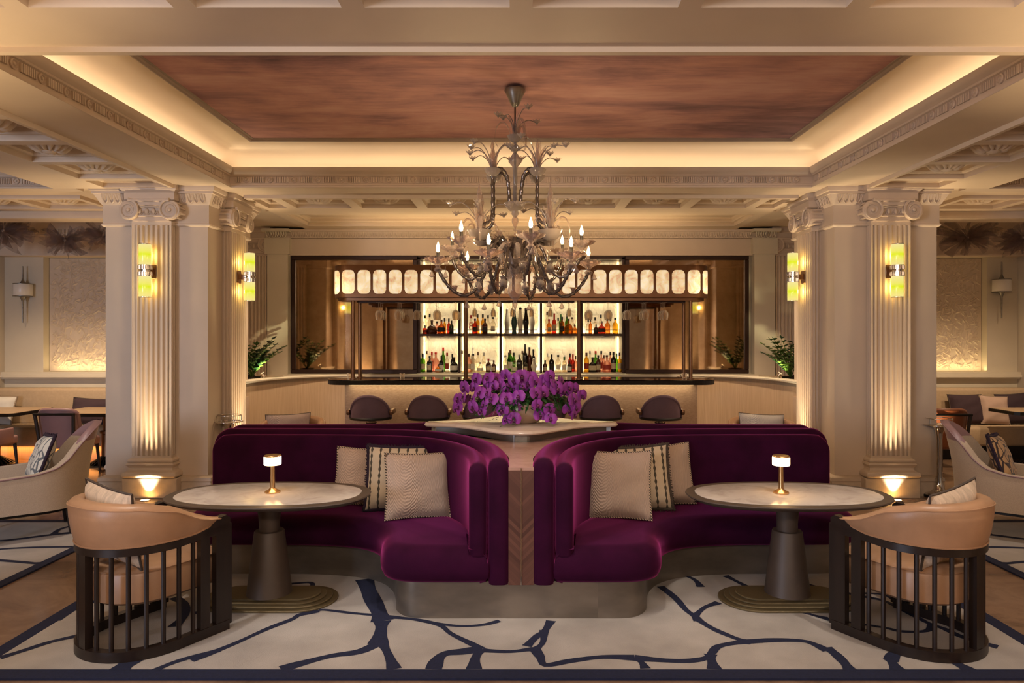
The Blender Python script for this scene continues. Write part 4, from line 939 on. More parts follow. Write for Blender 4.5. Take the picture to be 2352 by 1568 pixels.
# ---------------------------------------------------------------- oval tables and their lamps
def racetrack(L, W, n=14): return [(L/2-W/2+W/2*cos(R(a)), W/2*sin(R(a))) for a in [-90+180*i/n for i in range(n+1)]] + [(-L/2+W/2+W/2*cos(R(a)), W/2*sin(R(a))) for a in [90+180*i/n for i in range(n+1)]]
def superell(L, W, p=2.35, n=64): return [(L/2*abs(cos(t))**(2/p)*(1 if cos(t) >= 0 else -1), W/2*abs(sin(t))**(2/p)*(1 if sin(t) >= 0 else -1)) for t in [2*PI*i/n for i in range(n)]]
def make_table():
    r = thing('oval_table', '', 'table', (0,0,0), 0, 'oval marble topped tables at the banquettes')
    o = superell(1.325, .78)
    b = MB(); b.olathe(o, [(-.19,.645),(-.06,.66),(-.01,.682),(0,.692),(-.004,.699),(-.06,.7),(-.061,.698)]); b.build('rim', taupe_table, r, 40)
    b = MB(); b.olathe(o, [(-.062,.68),(-.062,.7015),(-.066,.7025)]); b.build('marble_top', table_marble, r, 40)
    b = MB(); b.lathe([(.066,.45),(.066,.5),(.07,.56),(.08,.62),(.09,.65)], n=32); b.build('neck', taupe_table, r)
    b = MB(); b.lathe([(.146,.05),(.143,.06),(.096,.452),(.092,.459),(.07,.46)], n=36); b.build('cone', taupe_table, r)
    b = MB()
    for k in range(4): z = .0125*k; b.olathe(racetrack(.9-.075*k, .46-.07*k), [(-.004,z),(0,z+.003),(0,z+.0095),(-.004,z+.0125)], k == 0, True)
    b.build('foot_plate', olive_metal, r, 30); return r
tb = make_table(); tb.location = (-1.662, 4.6, .012); tb['label'] = 'oval marble topped pedestal table in front of the left banquette'
o = copy_tree(tb); o.location = (1.757, 4.6, .012); o['label'] = 'oval marble topped pedestal table in front of the right banquette'
def make_lamp():
    r = thing('table_lamp', '', 'table lamp', (0,0,0), 0, 'small lit table lamps')
    b = MB(); b.lathe([(.049,0),(.05,.003),(.05,.009),(.044,.013),(.03,.02),(.017,.03),(.016,.034),(.0135,.182),(.02,.186)], n=28); b.build('base_and_stem', gold, r)
    b = MB(); b.lathe([(.02,.183),(.052,.184),(.056,.188),(.056,.236),(.052,.24)], n=28); b.build('shade', shade_lit, r)
    b = MB(); b.lathe([(.055,.2405),(.056,.243),(.05,.249),(.001,.251)], n=28); b.build('lamp_cap', gold, r); return r
lp = make_lamp(); lp.location = ((626-1197)/1600*4.62, 4.62, .7148); lp['label'] = 'small lit lamp on the left oval table'
o = copy_tree(lp); o.location = ((1794-1197)/1600*4.6, 4.6, .7148); o['label'] = 'small lit lamp on the right oval table'

# ---------------------------------------------------------------- cushions
def cushion(name, label, w, h, t, mat, trim, loc, rot, group=None, fringe=0, seed=0, tr_r=.007):
    r = thing(name, label, 'cushion', loc, 0, group); r.rotation_euler = [R(a) for a in rot]; rnd = random.Random(seed)
    ph = [rnd.uniform(0, 6) for _ in range(4)]
    def edge(a, c):                                 # outline point, sides bow inwards, corners stay out
        return V((w/2*a*(1-.06*(1-c*c)*(abs(a))), 0, h/2*c*(1-.06*(1-a*a)*abs(c)) + h/2))
    def fn(sg):
        def f(u, v):
            a, c = 2*u-1, 2*v-1; e = edge(a, c); k = (max(0,1-a**4)*max(0,1-c**4))**.55
            wr = .006*sin(7*a+ph[0]+3*c)*(1-k) + .004*sin(9*c+ph[1]-4*a)
            return V((e.x, sg*(t/2*k + wr*k**.3), e.z))
        return f
    b = MB(); b.grid(fn(1), 14, 14); b.grid(fn(-1), 14, 14); b.build('cover', mat, r, 80)
    ring = [edge(-1+2*i/10, -1) for i in range(10)] + [edge(1, -1+2*i/10) for i in range(10)] + [edge(1-2*i/10, 1) for i in range(10)] + [edge(-1, 1-2*i/10) for i in range(10)]
    if fringe:
        b = MB(); N = len(ring)
        b.tube(ring, fringe, 7, True)
        for i in range(N):
            p, q = ring[i], ring[(i+1)%N]
            for k in range(4):
                c = p + (q-p)*(k/4); d = (c - V((0,0,h/2))).normalized(); b.tube([c, c + d*fringe*1.7 + V((rnd.uniform(-.006,.006), rnd.uniform(-.008,.008), rnd.uniform(-.006,.006)))], [.006,.003], 4)
        b.build('fringe', trim, r, 60)
    else: b = MB(); b.tube(ring, tr_r, 6, True); b.build('piping', trim, r, 60)
    return r
def cush_px(label, x0, x1, ytop, ybot, d, mat, trim, lean, yaw, roll, fringe=0, seed=0, z=.447):
    w = (x1-x0)/1600*d/max(.5, cos(R(yaw))); h = (ybot-ytop)/1600*d; return cushion('scatter_cushion', label, w, h, .15, mat, trim, ((( x0+x1)/2-1197)/1600*d, d, z), (-lean, roll, yaw), 'cushions on the purple banquettes', fringe, seed)
cush_px('cream ridged cushion with rope edge at the front of the left three', 890, 1032, 1042, 1192, 4.98, cush_ridge, rope_mat, 14, 24, 3, 0, 1)
cush_px('striped cushion with plum fringe in the middle of the left three', 838, 982, 1030, 1178, 5.2, cush_stripe, trim_plum, 14, 6, 2, .013, 2)
cush_px('pale ridged cushion half hidden behind the left oval table', 764, 900, 1040, 1172, 5.36, cush_ridge, rope_mat, 13, 4, 3, 0, 3)
cush_px('cream ridged cushion with rope edge at the front of the right three', 1352, 1492, 1042, 1198, 4.96, cush_ridge, rope_mat, 14, -24, -4, 0, 4)
cush_px('striped cushion with grey fringe in the middle of the right three', 1396, 1545, 1028, 1176, 5.2, cush_stripe, trim_grey, 14, -8, -5, .013, 5)
cush_px('beige ridged cushion with rope edge, outermost of the right three', 1470, 1598, 1030, 1170, 5.36, cush_ridge, rope_mat, 13, -3, -5, 0, 6)

# ---------------------------------------------------------------- rugs
VZ = [0]
def vein(b, pts, w):                                # a navy line of varying width lying in the pile
    P = cr([(x, y, 0) for x, y in pts], 4); W = [w*.92*(1+.12*sin(i*.7+len(pts))) for i in range(len(P))]
    VZ[0] += .00003; K_ = len(W); W = [x*(1+.45*max(0, 1-4*i/K_)+.45*max(0, 1-4*(K_-1-i)/K_)) for i, x in enumerate(W)]; n_ = miter([(p.x, p.y) for p in P], False); vs = []
    for p, q, ww in zip(P, n_, W): vs += [(p.x+q[0]*ww, p.y+q[1]*ww, .0132+VZ[0]), (p.x-q[0]*ww, p.y-q[1]*ww, .0132+VZ[0])]
    b.add(vs, [(2*i, 2*i+1, 2*i+3, 2*i+2) for i in range(len(P)-1)])
def Z8(*p): return [gnd(440+x/1.611, 1250+y/1.611) for x, y in p]
def PX(*p): return [gnd(x, y) for x, y in p]
VE = [(Z8((640,135),(660,190),(690,250),(705,290)), .055), (Z8((705,290),(700,330),(690,375)), .042), (Z8((690,375),(620,405),(520,420),(420,445),(330,470)), .03), (Z8((705,370),(730,420),(750,470)), .028),
 (Z8((695,270),(600,262),(500,250),(470,250)), .016), (Z8((470,252),(400,268),(370,285),(280,320),(170,370),(60,415),(0,438)), .022), (Z8((710,275),(760,278),(840,287),(920,307),(960,338),(1040,378),(1075,395)), .02),
 (Z8((840,287),(920,302),(1000,310),(1080,305),(1140,290)), .016), (Z8((1070,395),(1000,405),(940,412),(910,435),(895,470)), .035), (Z8((1070,395),(1050,430),(1045,470)), .03), (Z8((1075,398),(1100,402),(1180,405),(1240,398),(1275,395)), .02),
 (Z8((1240,385),(1275,350),(1305,330),(1330,290)), .024), (Z8((1275,395),(1300,370),(1305,325)), .02), (Z8((1270,395),(1290,425),(1310,455),(1400,440),(1520,425),(1640,428)), .024), (Z8((1640,428),(1665,445),(1680,468)), .02),
 (Z8((1640,428),(1740,437),(1830,440),(1900,430),(1925,410),(1950,385),(2030,370),(2060,368)), .024), (Z8((1920,415),(1925,440),(1935,470)), .028), (Z8((1735,162),(1790,205),(1830,250),(1865,275),(1875,292)), .024), (Z8((1872,285),(1930,320),(2000,350),(2050,368)), .022),
 (Z8((2050,368),(2160,362),(2260,365),(2310,380),(2352,402)), .024), (Z8((1862,272),(1900,240),(1950,222)), .02), (Z8((1975,122),(2030,150),(2080,175)), .022), (Z8((2280,155),(2352,172)), .016), (Z8((2265,258),(2310,272),(2352,282)), .018),
 (Z8((370,152),(440,148),(440,165),(375,165)), .016), (PX((272,1545),(292,1530),(320,1514),(347,1499)), .05), (PX((353,1546),(398,1527),(454,1510),(505,1498)), .02), (PX((118,1430),(152,1403),(207,1387),(268,1383)), .03),
 (PX((400,1376),(421,1390),(424,1416),(400,1444)), .03), (PX((448,1412),(486,1405),(520,1398)), .018), (PX((0,1516),(60,1497),(120,1478),(200,1460)), .022), (PX((1898,1492),(1919,1507),(1939,1527),(1954,1545)), .03),
 (PX((2046,1522),(2055,1507),(2081,1503),(2143,1514),(2192,1527),(2228,1545)), .028), (PX((2046,1520),(2052,1530),(2064,1545)), .03), (PX((1898,1357),(1939,1365),(1981,1374),(2030,1384),(2094,1416),(2133,1436),(2169,1449),(2211,1468),(2292,1491)), .022),
 (PX((1898,1426),(1949,1434),(2030,1446),(2072,1455),(2127,1454),(2142,1440)), .018), (PX((2208,1384),(2250,1405),(2292,1426)), .04), (PX((1960,1366),(2030,1370),(2070,1395)), .016), (PX((1560,1320),(1595,1335),(1610,1352)), .02)]
rug = thing('area_rug', 'large cream rug with navy veins and border under the purple banquettes', 'rug', (0, 6, 0))
b = MB(); b.rbox(-2.92, 2.92, 3.54, 8.1, 0, .012, .004, 1); b.build('pile', rug_mat, rug, 30, True)
b = MB(); b.box(-2.921, 2.921, 3.538, 3.635, .001, .0132); b.box(-2.921, 2.921, 8.0, 8.102, .001, .0132); b.box(-2.922, -2.83, 3.635, 8.0, .001, .0132); b.box(2.83, 2.922, 3.635, 8.0, .001, .0132); b.build('border', navy, rug, 0, True)
b = MB()
for pts, w in VE: vein(b, [(max(-2.85, min(2.85, x)), max(3.62, y)) for x, y in pts], w)
random.seed(4)
for pts in ([(-2.84,5.2),(-2.5,5.5),(-2.2,6.0),(-2.84,6.6)], [(-2.2,6.0),(-1.5,6.9),(-.8,7.2),(0,7.0),(.9,7.4),(1.6,7.0),(2.3,6.2),(2.84,6.0)], [(-1.5,6.9),(-1.7,7.6),(-1.4,8.0)], [(.9,7.4),(1.0,8.0)], [(2.3,6.2),(2.6,5.6),(2.84,5.3)]): vein(b, pts, .025)
b.build('vein_pattern', navy, rug, 0, True)
for s in (-1, 1):
    x0, x1 = sorted((s*3.62, s*7.2)); r = thing('area_rug', 'cream rug with navy veins under the armchair on the %s' % ('left' if s < 0 else 'right'), 'rug', (s*5, 6, 0))
    b = MB(); b.rbox(x0, x1, 3.4, 6.6, 0, .012, .004, 1); b.build('pile', rug_mat, r, 30, True)
    b = MB(); xb = sorted((s*3.618, s*3.70)); b.box(xb[0], xb[1], 3.398, 6.602, .001, .0132); b.box(x0, x1, 6.51, 6.602, .001, .0132); b.box(x0, x1, 3.398, 3.49, .001, .0132); b.build('border', navy, r, 0, True)
    b = MB(); cv = lambda *p: [(s*x, y) for x, y in p]
    for pts, w in ((cv((3.7,6.3),(4.1,6.1),(4.5,5.9),(5.2,5.95),(5.9,5.6)), .03), (cv((4.5,5.9),(4.3,5.5),(3.8,5.35),(3.7,5.33)), .022), (cv((3.7,5.75),(4.1,5.72),(4.4,5.62),(5.0,5.3),(5.6,5.2)), .02), (cv((4.3,5.5),(4.6,5.05),(4.4,4.5),(3.7,4.2)), .03), (cv((4.6,5.05),(5.3,4.7),(6.2,4.6)), .025), (cv((4.1,6.1),(4.15,6.3),(4.0,6.55)), .025)): vein(b, pts, w)
    b.build('vein_pattern', navy, r, 0, True)
# ---------------------------------------------------------------- barrel chairs
def dpath(w, dep, n_arc=24, n_side=6):              # D plan: right arm front -> round the back -> left arm front; local +Y is the front
    r = w/2; ys = dep - r; pts = [(r, ys*(1-i/n_side)) for i in range(n_side)]
    pts += [(r*cos(R(-180*i/n_arc)), r*sin(R(-180*i/n_arc))) for i in range(n_arc+1)]
    return pts + [(-r, ys*(i+1)/n_side) for i in range(n_side)]
def plen(p):
    s = [0]
    for a, b in zip(p, p[1:]): s.append(s[-1]+math.hypot(b[0]-a[0], b[1]-a[1]))
    return s
def ppos(p, ls, s):
    for i in range(len(p)-1):
        if s <= ls[i+1] or i == len(p)-2:
            t = (s-ls[i])/(ls[i+1]-ls[i]); a, b = p[i], p[i+1]; d = ((b[0]-a[0])/(ls[i+1]-ls[i]), (b[1]-a[1])/(ls[i+1]-ls[i])); return (a[0]+(b[0]-a[0])*t, a[1]+(b[1]-a[1])*t), d
def make_barrel(seat_tufted=False):
    r = thing('barrel_chair', '', 'armchair', (0,0,0), 0, 'leather barrel chairs on dark slatted frames')
    W, D = .63, .64; P = dpath(W, D); LS = plen(P); L = LS[-1]
    # dark frame
    b = MB(); b.sweep(P, [(-.024,0),(-.024,.055),(.024,.055),(.024,0)]); b.build('base_rail', dark_wood, r, 30)
    b = MB(); b.sweep(P, lambda i, t: [(a*.024, interp([(0,.635),(.16,.605),(.5,.60),(.84,.605),(1,.635)], t) + z) for a, z in ((-1,-.04),(-1,.0),(1,.0),(1,-.04))]); b.build('top_rail', dark_wood, r, 30)
    for s in [L*(.135+.0521*k) for k in range(15)]:
        (x, y), d = ppos(P, LS, s); k = MB(); wide = False
        k.tube([(x, y, .05), (x, y, .575)], .0125, 8); k.build('slat', dark_wood, r)
    for s, wd in ((.034, .052), (L-.034, .052), (.155, .03), (L-.155, .03), (L*.5-.0, .034)):
        (x, y), d = ppos(P, LS, s); k = MB(); k.box(-wd, wd, -.02, .02, .03, .58 if .05 < s < L-.05 else .625); 
        M_ = Matrix(((d[0], -d[1], 0, x), (d[1], d[0], 0, y), (0,0,1,0), (0,0,0,1))); q = MB().join(k, M_)
        q.build('post', dark_wood, r, 0)
    for sg in (-1, 1):                               # shaped arm front
        b = MB(); xs = sg*W/2; yf = D-W/2; pr = [(yf-.2,.575),(yf-.2,.61),(yf-.13,.63),(yf-.075,.672),(yf-.02,.68),(yf+.005,.66),(yf+.005,.575)]
        n_ = len(pr); b.add([(xs-.024, y, z) for y, z in pr] + [(xs+.024, y, z) for y, z in pr], [list(range(n_)), list(range(n_, 2*n_))[::-1]] + [(i, (i+1)%n_, n_+(i+1)%n_, n_+i) for i in range(n_)]); b.build('arm_front', dark_wood, r, 30)
    # leather shell
    PS = dpath(W, D-.045, 32, 10); n_ = len(PS)
    def prof(i, t):
        q = min(t, 1-t)*2; top = interp([(0,.672),(.1,.69),(.25,.735),(.42,.80),(.6,.835),(1,.852)], q); bot = interp([(0,.655),(.12,.63),(.25,.612),(1,.602)], q); f = min(1, .28+q*3.2)
        o1, i1 = .05*f, .034*f; h = top-bot                # outward is to the right of the path (negative offset is inward here: path runs clockwise)
        return [(.02*f, bot), (o1*.62+.006, bot+h*.25), (o1, bot+h*.6), (o1+.004, top-.03*f), (o1*.7, top-.006), (o1*.1, top), (-i1*.55, top-.004), (-i1, top-.03*f), (-i1*.9, bot+h*.5), (-i1*.6, bot+h*.1), (-.01, bot)]
    sg = 1
    b = MB(); b.sweep(PS, prof); b.build('back_shell', leather, r, 50)
    b = MB(); nn = miter(PS, False); b.tube([(p[0]+q[0]*prof(i, i/(n_-1))[3][0]*1.0, p[1]+q[1]*prof(i, i/(n_-1))[3][0], prof(i, i/(n_-1))[3][1]+.002) for i, (p, q) in enumerate(zip(PS, nn))], .005, 5); b.tube([(p[0]+q[0]*(prof(i, i/(n_-1))[0][0]+.004), p[1]+q[1]*(prof(i, i/(n_-1))[0][0]+.004), prof(i, i/(n_-1))[0][1]+.003) for i, (p, q) in enumerate(zip(PS, nn))], .005, 5); b.build('welt', leather, r, 50)
    # seat
    S = dpath(W-.11, D-.02, 20, 4); S = S + []
    b = MB()
    if seat_tufted: S = [(x*(1+.012*cos(i*1.9)), y*(1+.012*cos(i*1.9))) for i, (x, y) in enumerate(S)]
    b.olathe(S[::-1], [(-.03,.265),(0,.285),(.0,.43),(-.012,.45),(-.04,.466),(-.1,.472)]); b.build('seat', leather, r, 50)
    b = MB(); b.tube([(x*.985, y*.985, .447) for x, y in S], .005, 5, True); b.build('seat_piping', leather, r, 50)
    return r
ch = make_barrel()
ch.location = (-2.19, 4.035, .0135); ch.rotation_euler.z = R(-31); ch['label'] = 'beige leather barrel chair on dark slatted frame beside the left oval table, nearest the viewer'
o = copy_tree(ch); o.location = (2.30, 4.035, .0135); o.rotation_euler.z = R(31); o['label'] = 'beige leather barrel chair on dark slatted frame beside the right oval table, nearest the viewer'
o = copy_tree(ch); o.location = (-2.5, 7.55, .0135); o.rotation_euler.z = R(180); o['label'] = 'barrel chair behind the rear left banquette, only its back top showing'
o = copy_tree(ch); o.location = (2.63, 7.55, .0135); o.rotation_euler.z = R(180); o['label'] = 'barrel chair behind the rear right banquette, only its back top showing'
def in_chair(cx, cy, rz, ly, lx=0):                  # local to world
    a = R(rz); return (cx - ly*sin(a) + lx*cos(a), cy + ly*cos(a) + lx*sin(a))
x, y = in_chair(-2.19, 4.035, -31, -.13, -.02); cushion('scatter_cushion', 'crinkled cream cushion with dark piping in the left barrel chair', .46, .44, .13, cush_crinkle, trim_dark, (x, y, .49), (10, 5, -31), 'cushions in the barrel chairs', 0, 11)
x, y = in_chair(2.30, 4.035, 31, -.13, .02); cushion('scatter_cushion', 'crinkled cream cushion with dark piping in the right barrel chair', .46, .44, .13, cush_crinkle, trim_dark, (x, y, .49), (10, -6, 31), 'cushions in the barrel chairs', 0, 12)
cushion('scatter_cushion', 'pinkish ridged cushion on the barrel chair at the left end of the bar', .5, .42, .13, cushion_mat('pink_ridged_cloth', '#b5a096', 'ridge'), trim_grey, ((662-1197)/1600*7.62, 7.6, .485), (-10, -3, 0), 'cushions in the barrel chairs', 0, 13, .004)
cushion('scatter_cushion', 'white ridged cushion on the barrel chair at the right end of the bar', .5, .42, .13, cushion_mat('white_ridged_cloth', '#d2cdc8', 'ridge'), trim_grey, ((1748-1197)/1600*7.62, 7.6, .485), (-10, 3, 0), 'cushions in the barrel chairs', 0, 14, .004)

# ---------------------------------------------------------------- lounge armchairs
def make_lounge():
    r = thing('lounge_armchair', '', 'armchair', (0,0,0), 0, 'high backed lounge armchairs in the alcoves')
    W, D = .70, .74; P = dpath(W, D, 32, 10); n_ = len(P)
    def topz(q): return interp([(0,.54),(.35,.56),(.52,.60),(.62,.67),(.72,.79),(.83,.895),(.93,.94),(1,.955)], q)
    def prof(part):
        def f(i, t):
            q = min(t, 1-t)*2; top = topz(q); k = max(0, (top-.56)/.4); lean = .09*k; zc = .80
            def pt(z, side): fz = max(0, (z-.25)/.7); return (side*(.042 - .012*fz) + .12*fz*fz*k, z)
            lo, hi = (.24, min(top, zc)) if part == 0 else (min(zc, top-.002), top)
            if part == 1 and top < zc+.004: lo, hi = top-.004, top-.002
            out = [pt(lo + (hi-lo)*j/5, 1) for j in range(6)]
            o = out[-1][0]
            if part == 1 or top <= zc: out[-1] = (o-.006, hi-.008); out.append((o-.035, hi+.004)); 
            inn = [pt(lo + (hi-lo)*j/5, -1) for j in range(5, -1, -1)]
            return out + ([] if (part == 1 or top <= zc) else [(pt(hi,0)[0], hi)]) + inn
        return f
    b = MB(); b.sweep(P, prof(0)); b.build('body_shell', linen, r, 50)
    hp = [i for i in range(n_) if topz(min(i/(n_-1), 1-i/(n_-1))*2) > .80]; i0, i1 = hp[0]-1, hp[-1]+1; sub = P[i0:i1+1]; pf = prof(1)
    b = MB(); b.sweep(sub, lambda i, t: pf(i+i0, (i+i0)/(n_-1))); b.build('head_panel', mauve, r, 50)
    nn = miter(P, False); b = MB(); pts = []
    for i, (p, q) in enumerate(zip(P, nn)):
        t = min(i/(n_-1), 1-i/(n_-1))*2; top = topz(t); k = max(0, (top-.56)/.4); fz = max(0, (top-.25)/.7); o = .042-.012*fz+.12*fz*fz*k; pts.append((p[0]+q[0]*o, p[1]+q[1]*o, top-.006))
    b.tube(pts, .007, 5); b.build('piping', mauve, r, 60)
    S = dpath(W-.09, D-.01, 16, 4); b = MB(); b.olathe(S[::-1], [(0,.235),(.0,.40),(-.02,.43),(-.07,.44)]); b.build('seat', linen, r, 50)
    b = MB(); b.olathe(dpath(W-.1, D-.04, 16, 4)[::-1], [(0,.2),(0,.24)]); b.build('seat_base', black_metal, r, 30)
    for x, y in ((.29,.3),(-.29,.3),(.22,-.22),(-.22,-.22)): b = MB(); b.tube([(x, y, .24), (x*1.08, y*1.1, 0)], [.026,.014], 8); b.build('leg', dark_wood, r)
    return r
la = make_lounge(); la.location = (-4.33, 6.22, .0135); la.rotation_euler.z = R(128); la['label'] = 'high backed linen armchair with mauve head panel, on the left facing away'
o = copy_tree(la); o.location = (4.33, 6.22, .0135); o.rotation_euler.z = R(-128); o['label'] = 'high backed linen armchair with mauve head panel, on the right beside the silver stand'
cushion('scatter_cushion', 'white lattice cushion with plum fringe on the left linen armchair', .43, .43, .13, cush_lattice, trim_plum, (-4.34, 6.17, .455), (-20, -4, -46), 'cushions on the lounge armchairs', .015, 15)
cushion('scatter_cushion', 'tan lattice cushion with dark fringe on the right linen armchair', .43, .43, .13, cush_lattice2, trim_plum, (4.34, 6.17, .455), (-20, 4, 46), 'cushions on the lounge armchairs', .015, 16)

# ---------------------------------------------------------------- alcove dining sets
for s in (-1, 1):
    nm = 'left' if s < 0 else 'right'; x0, x1 = sorted((s*4.7, s*(7.84 if s < 0 else 7.53)))
    r = thing('upholstered_bench', 'long beige upholstered bench along the %s alcove wall' % nm, 'bench', (s*6.1, 10.1, 0))
    b = MB(); b.rbox(x0, x1, 10.28, 10.51, .44, .985, .05, 3); b.build('back', cream_uphol, r, 50, True)
    b = MB(); b.rbox(x0, x1, 9.78, 10.3, .2, .47, .04, 3); b.build('seat', cream_uphol, r, 50, True)
    b = MB(); b.box(x0, x1, 9.9, 10.3, 0, .22); b.build('plinth', oak if s < 0 else black_metal, r, 0, True)
def dining_table(x0, x1, y0, y1, z, label, feet=True):
    cx, cy = (x0+x1)/2, (y0+y1)/2; r = thing('dining_table', label, 'table', (cx, cy, 0), 0, 'dark edged tables in the alcoves'); c = .05
    o = [(x0+c,y0),(x1-c,y0),(x1,y0+c),(x1,y1-c),(x1-c,y1),(x0+c,y1),(x0,y1-c),(x0,y0+c)]
    b = MB(); b.prism(o, z-.045, z-.004); b.build('edge_frame', black_metal, r, 0, True)
    b = MB(); b.olathe(o, [(-.012,z-.006),(-.012,z)]); b.build('table_top', simple('tan_table_top', '#a58c70', .35, var=.08, vs=4) if 'tan_table_top' not in bpy.data.materials else bpy.data.materials['tan_table_top'], r, 0, True)
    b = MB(); b.lathe([(.07,.0),(.07,.42),(.09,.43),(.09,.46),(.05,.47),(.05,z-.045)], (cx, cy, 0), 20); b.build('pedestal', bronze, r, 40, True)
    b = MB()
    for k in range(24): M_ = T(cx, cy, 0) @ RZ(15*k); q = MB(); q.add([(.06,-.008,.012),(.24,-.008,.012),(.07,-.008,.12),(.06,.008,.012),(.24,.008,.012),(.07,.008,.12)], [(0,1,2),(5,4,3),(0,3,4,1),(1,4,5,2),(2,5,3,0)]); b.join(q, M_)
    b.lathe([(.26,0),(.265,.006),(.25,.016),(.001,.02)], (cx, cy, 0), 28); b.build('ribbed_foot', black_metal, r, 30, True)
dining_table(-7.75, -6.65, 9.1, 9.95, .74, 'dark edged table at the far left in front of the wall bench')
dining_table(-6.22, -5.1, 9.1, 9.95, .74, 'dark edged table behind the mauve chair and the left pillar')
dining_table(4.85, 5.82, 9.1, 9.72, .745, 'dark edged table half hidden behind the right pillar'); dining_table(6.5, 7.48, 9.14, 9.74, .755, 'dark edged table at the far right before the dark cushions')
def make_dining(mat):
    r = thing('dining_chair', '', 'chair', (0,0,0), 0, 'side chairs at the alcove tables')
    b = MB(); b.rbox(-.23, .23, -.22, .24, .36, .47, .03, 3); b.build('seat', mat, r, 50)
    b = MB(); W = .235
    def bk(u, v):
        a = (u-.5)*2; return V((W*sin(a*1.25)/sin(1.25)*(1-.04*v), -.27+.16*(1-cos(a*1.1))*1.0 - .08*v, .40+.45*v*(1-.12*abs(a)**4) ))
    b.grid(bk, 14, 8); b.grid(lambda u, v: bk(u, v)+V((0,.055,0)), 14, 8); b.tube([bk(i/14, 1)+V((0,.027,0)) for i in range(15)], .028, 8)
    for e in (0, 1): b.tube([bk(e, j/8)+V((0,.027,0)) for j in range(9)], .028, 8)
    b.build('backrest', mat, r, 60)
    for sg in (-1, 1):                               # wings that run down to the arms
        b = MB(); b.rbox(sg*.235-.02, sg*.235+.02, -.2, .12, .38, .58, .015, 2); b.build('side_panel', mat, r, 50)
    b = MB(); b.tube([(-.25,-.335,.80),(.25,-.335,.80)], .016, 8); b.build('back_rail', black_metal, r)
    for sg in (-1, 1): b = MB(); b.tube([(sg*.235,-.33,.8), (sg*.2,-.27,.36), (sg*.235,-.3,0)], [.02,.022,.014], 8); b.build('leg', dark_wood, r)
    for sg in (-1, 1): b = MB(); b.tube([(sg*.2,.2,.37), (sg*.22,.23,0)], [.022,.013], 8); b.build('leg', dark_wood, r)
    return r
dc = make_dining(mauve); dc.location = (-5.68, 8.8, 0); dc['label'] = 'mauve side chair with black back rail, left of the pillar'
o = copy_tree(dc); o.location = (-6.78, 8.85, 0); o['label'] = 'mauve side chair at the far left edge, seat corner and leg showing'
dr = make_dining(brown_leather); dr.location = (5.2, 8.75, 0); dr['label'] = 'brown leather side chair half hidden behind the right pillar'
G = 'cushions on the alcove benches'; pl_c = simple('plain_plum_cloth', '#3a2830', .85, var=.08, vs=14)
cushion('scatter_cushion', 'dark plum cushion on the left bench behind the tables', .62, .38, .15, pl_c, trim_dark, ((200-1197)/1600*10.05, 10.1, .475), (-16, 3, 0), G, 0, 17)
cushion('scatter_cushion', 'white scallop edged cushion at the far left end of the bench', .45, .42, .14, cush_white, rope_mat, ((-18-1197)/1600*10.0, 10.06, .475), (-14, 3, 0), G, 0, 18, .012)
cushion('scatter_cushion', 'large dark plum cushion on the right bench', .5, .44, .15, pl_c, trim_dark, ((2240-1197)/1600*9.95, 10.08, .475), (-16, 0, 0), G, 0, 19)
cushion('scatter_cushion', 'pinkish rope edged cushion on the right bench', .42, .42, .14, cush_pink, rope_mat, ((2298-1197)/1600*9.95, 10.05, .475), (-14, 4, 0), G, 0, 20, .008)
cushion('scatter_cushion', 'dark blue-plum cushion at the far right end of the bench', .45, .45, .14, plum, trim_dark, ((2352-1197)/1600*9.95, 10.1, .475), (-15, -3, 0), G, 0, 21)

# ---------------------------------------------------------------- silver bottle stands
def make_stand():
    r = thing('bottle_stand', '', 'stand', (0,0,0), 0, 'silver bottle stands by the pillars')
    b = MB(); b.lathe([(.155,0),(.16,.008),(.16,.026),(.15,.03)], n=32); b.build('base_ring', black_metal, r)
    b = MB(); b.lathe([(.15,.03),(.145,.045),(.09,.055),(.05,.09),(.036,.16),(.031,.26),(.031,.62),(.036,.69),(.055,.75),(.075,.775)], n=32); b.build('pedestal', chrome, r)
    b = MB(); b.lathe([(.07,.772),(.13,.776),(.135,.78),(.13,.784),(.001,.786)], n=32); b.build('tray', chrome, r)
    b = MB(); ring = lambda R_, z: [(R_*cos(2*PI*i/32), R_*sin(2*PI*i/32), z) for i in range(32)]
    b.tube(ring(.15, .784), .005, 6, True); b.tube(ring(.13, .855), .0045, 6, True)
    for i in range(6): a = 2*PI*i/6+.3; b.tube([(.13*cos(a), .13*sin(a), .786), (.13*cos(a), .13*sin(a), .855)], .004, 5)
    b.build('gallery_rail', chrome, r, 60); return r
sd = make_stand(); sd.location = ((2157-1197)/1600*7.6, 7.6, 0); sd['label'] = 'tall silver bottle stand beside the right pillar'
o = copy_tree(sd); o.location = ((526-1197)/1600*7.9, 7.9, 0); o['label'] = 'silver bottle stand by the left pillar, only its rail showing above the banquette'

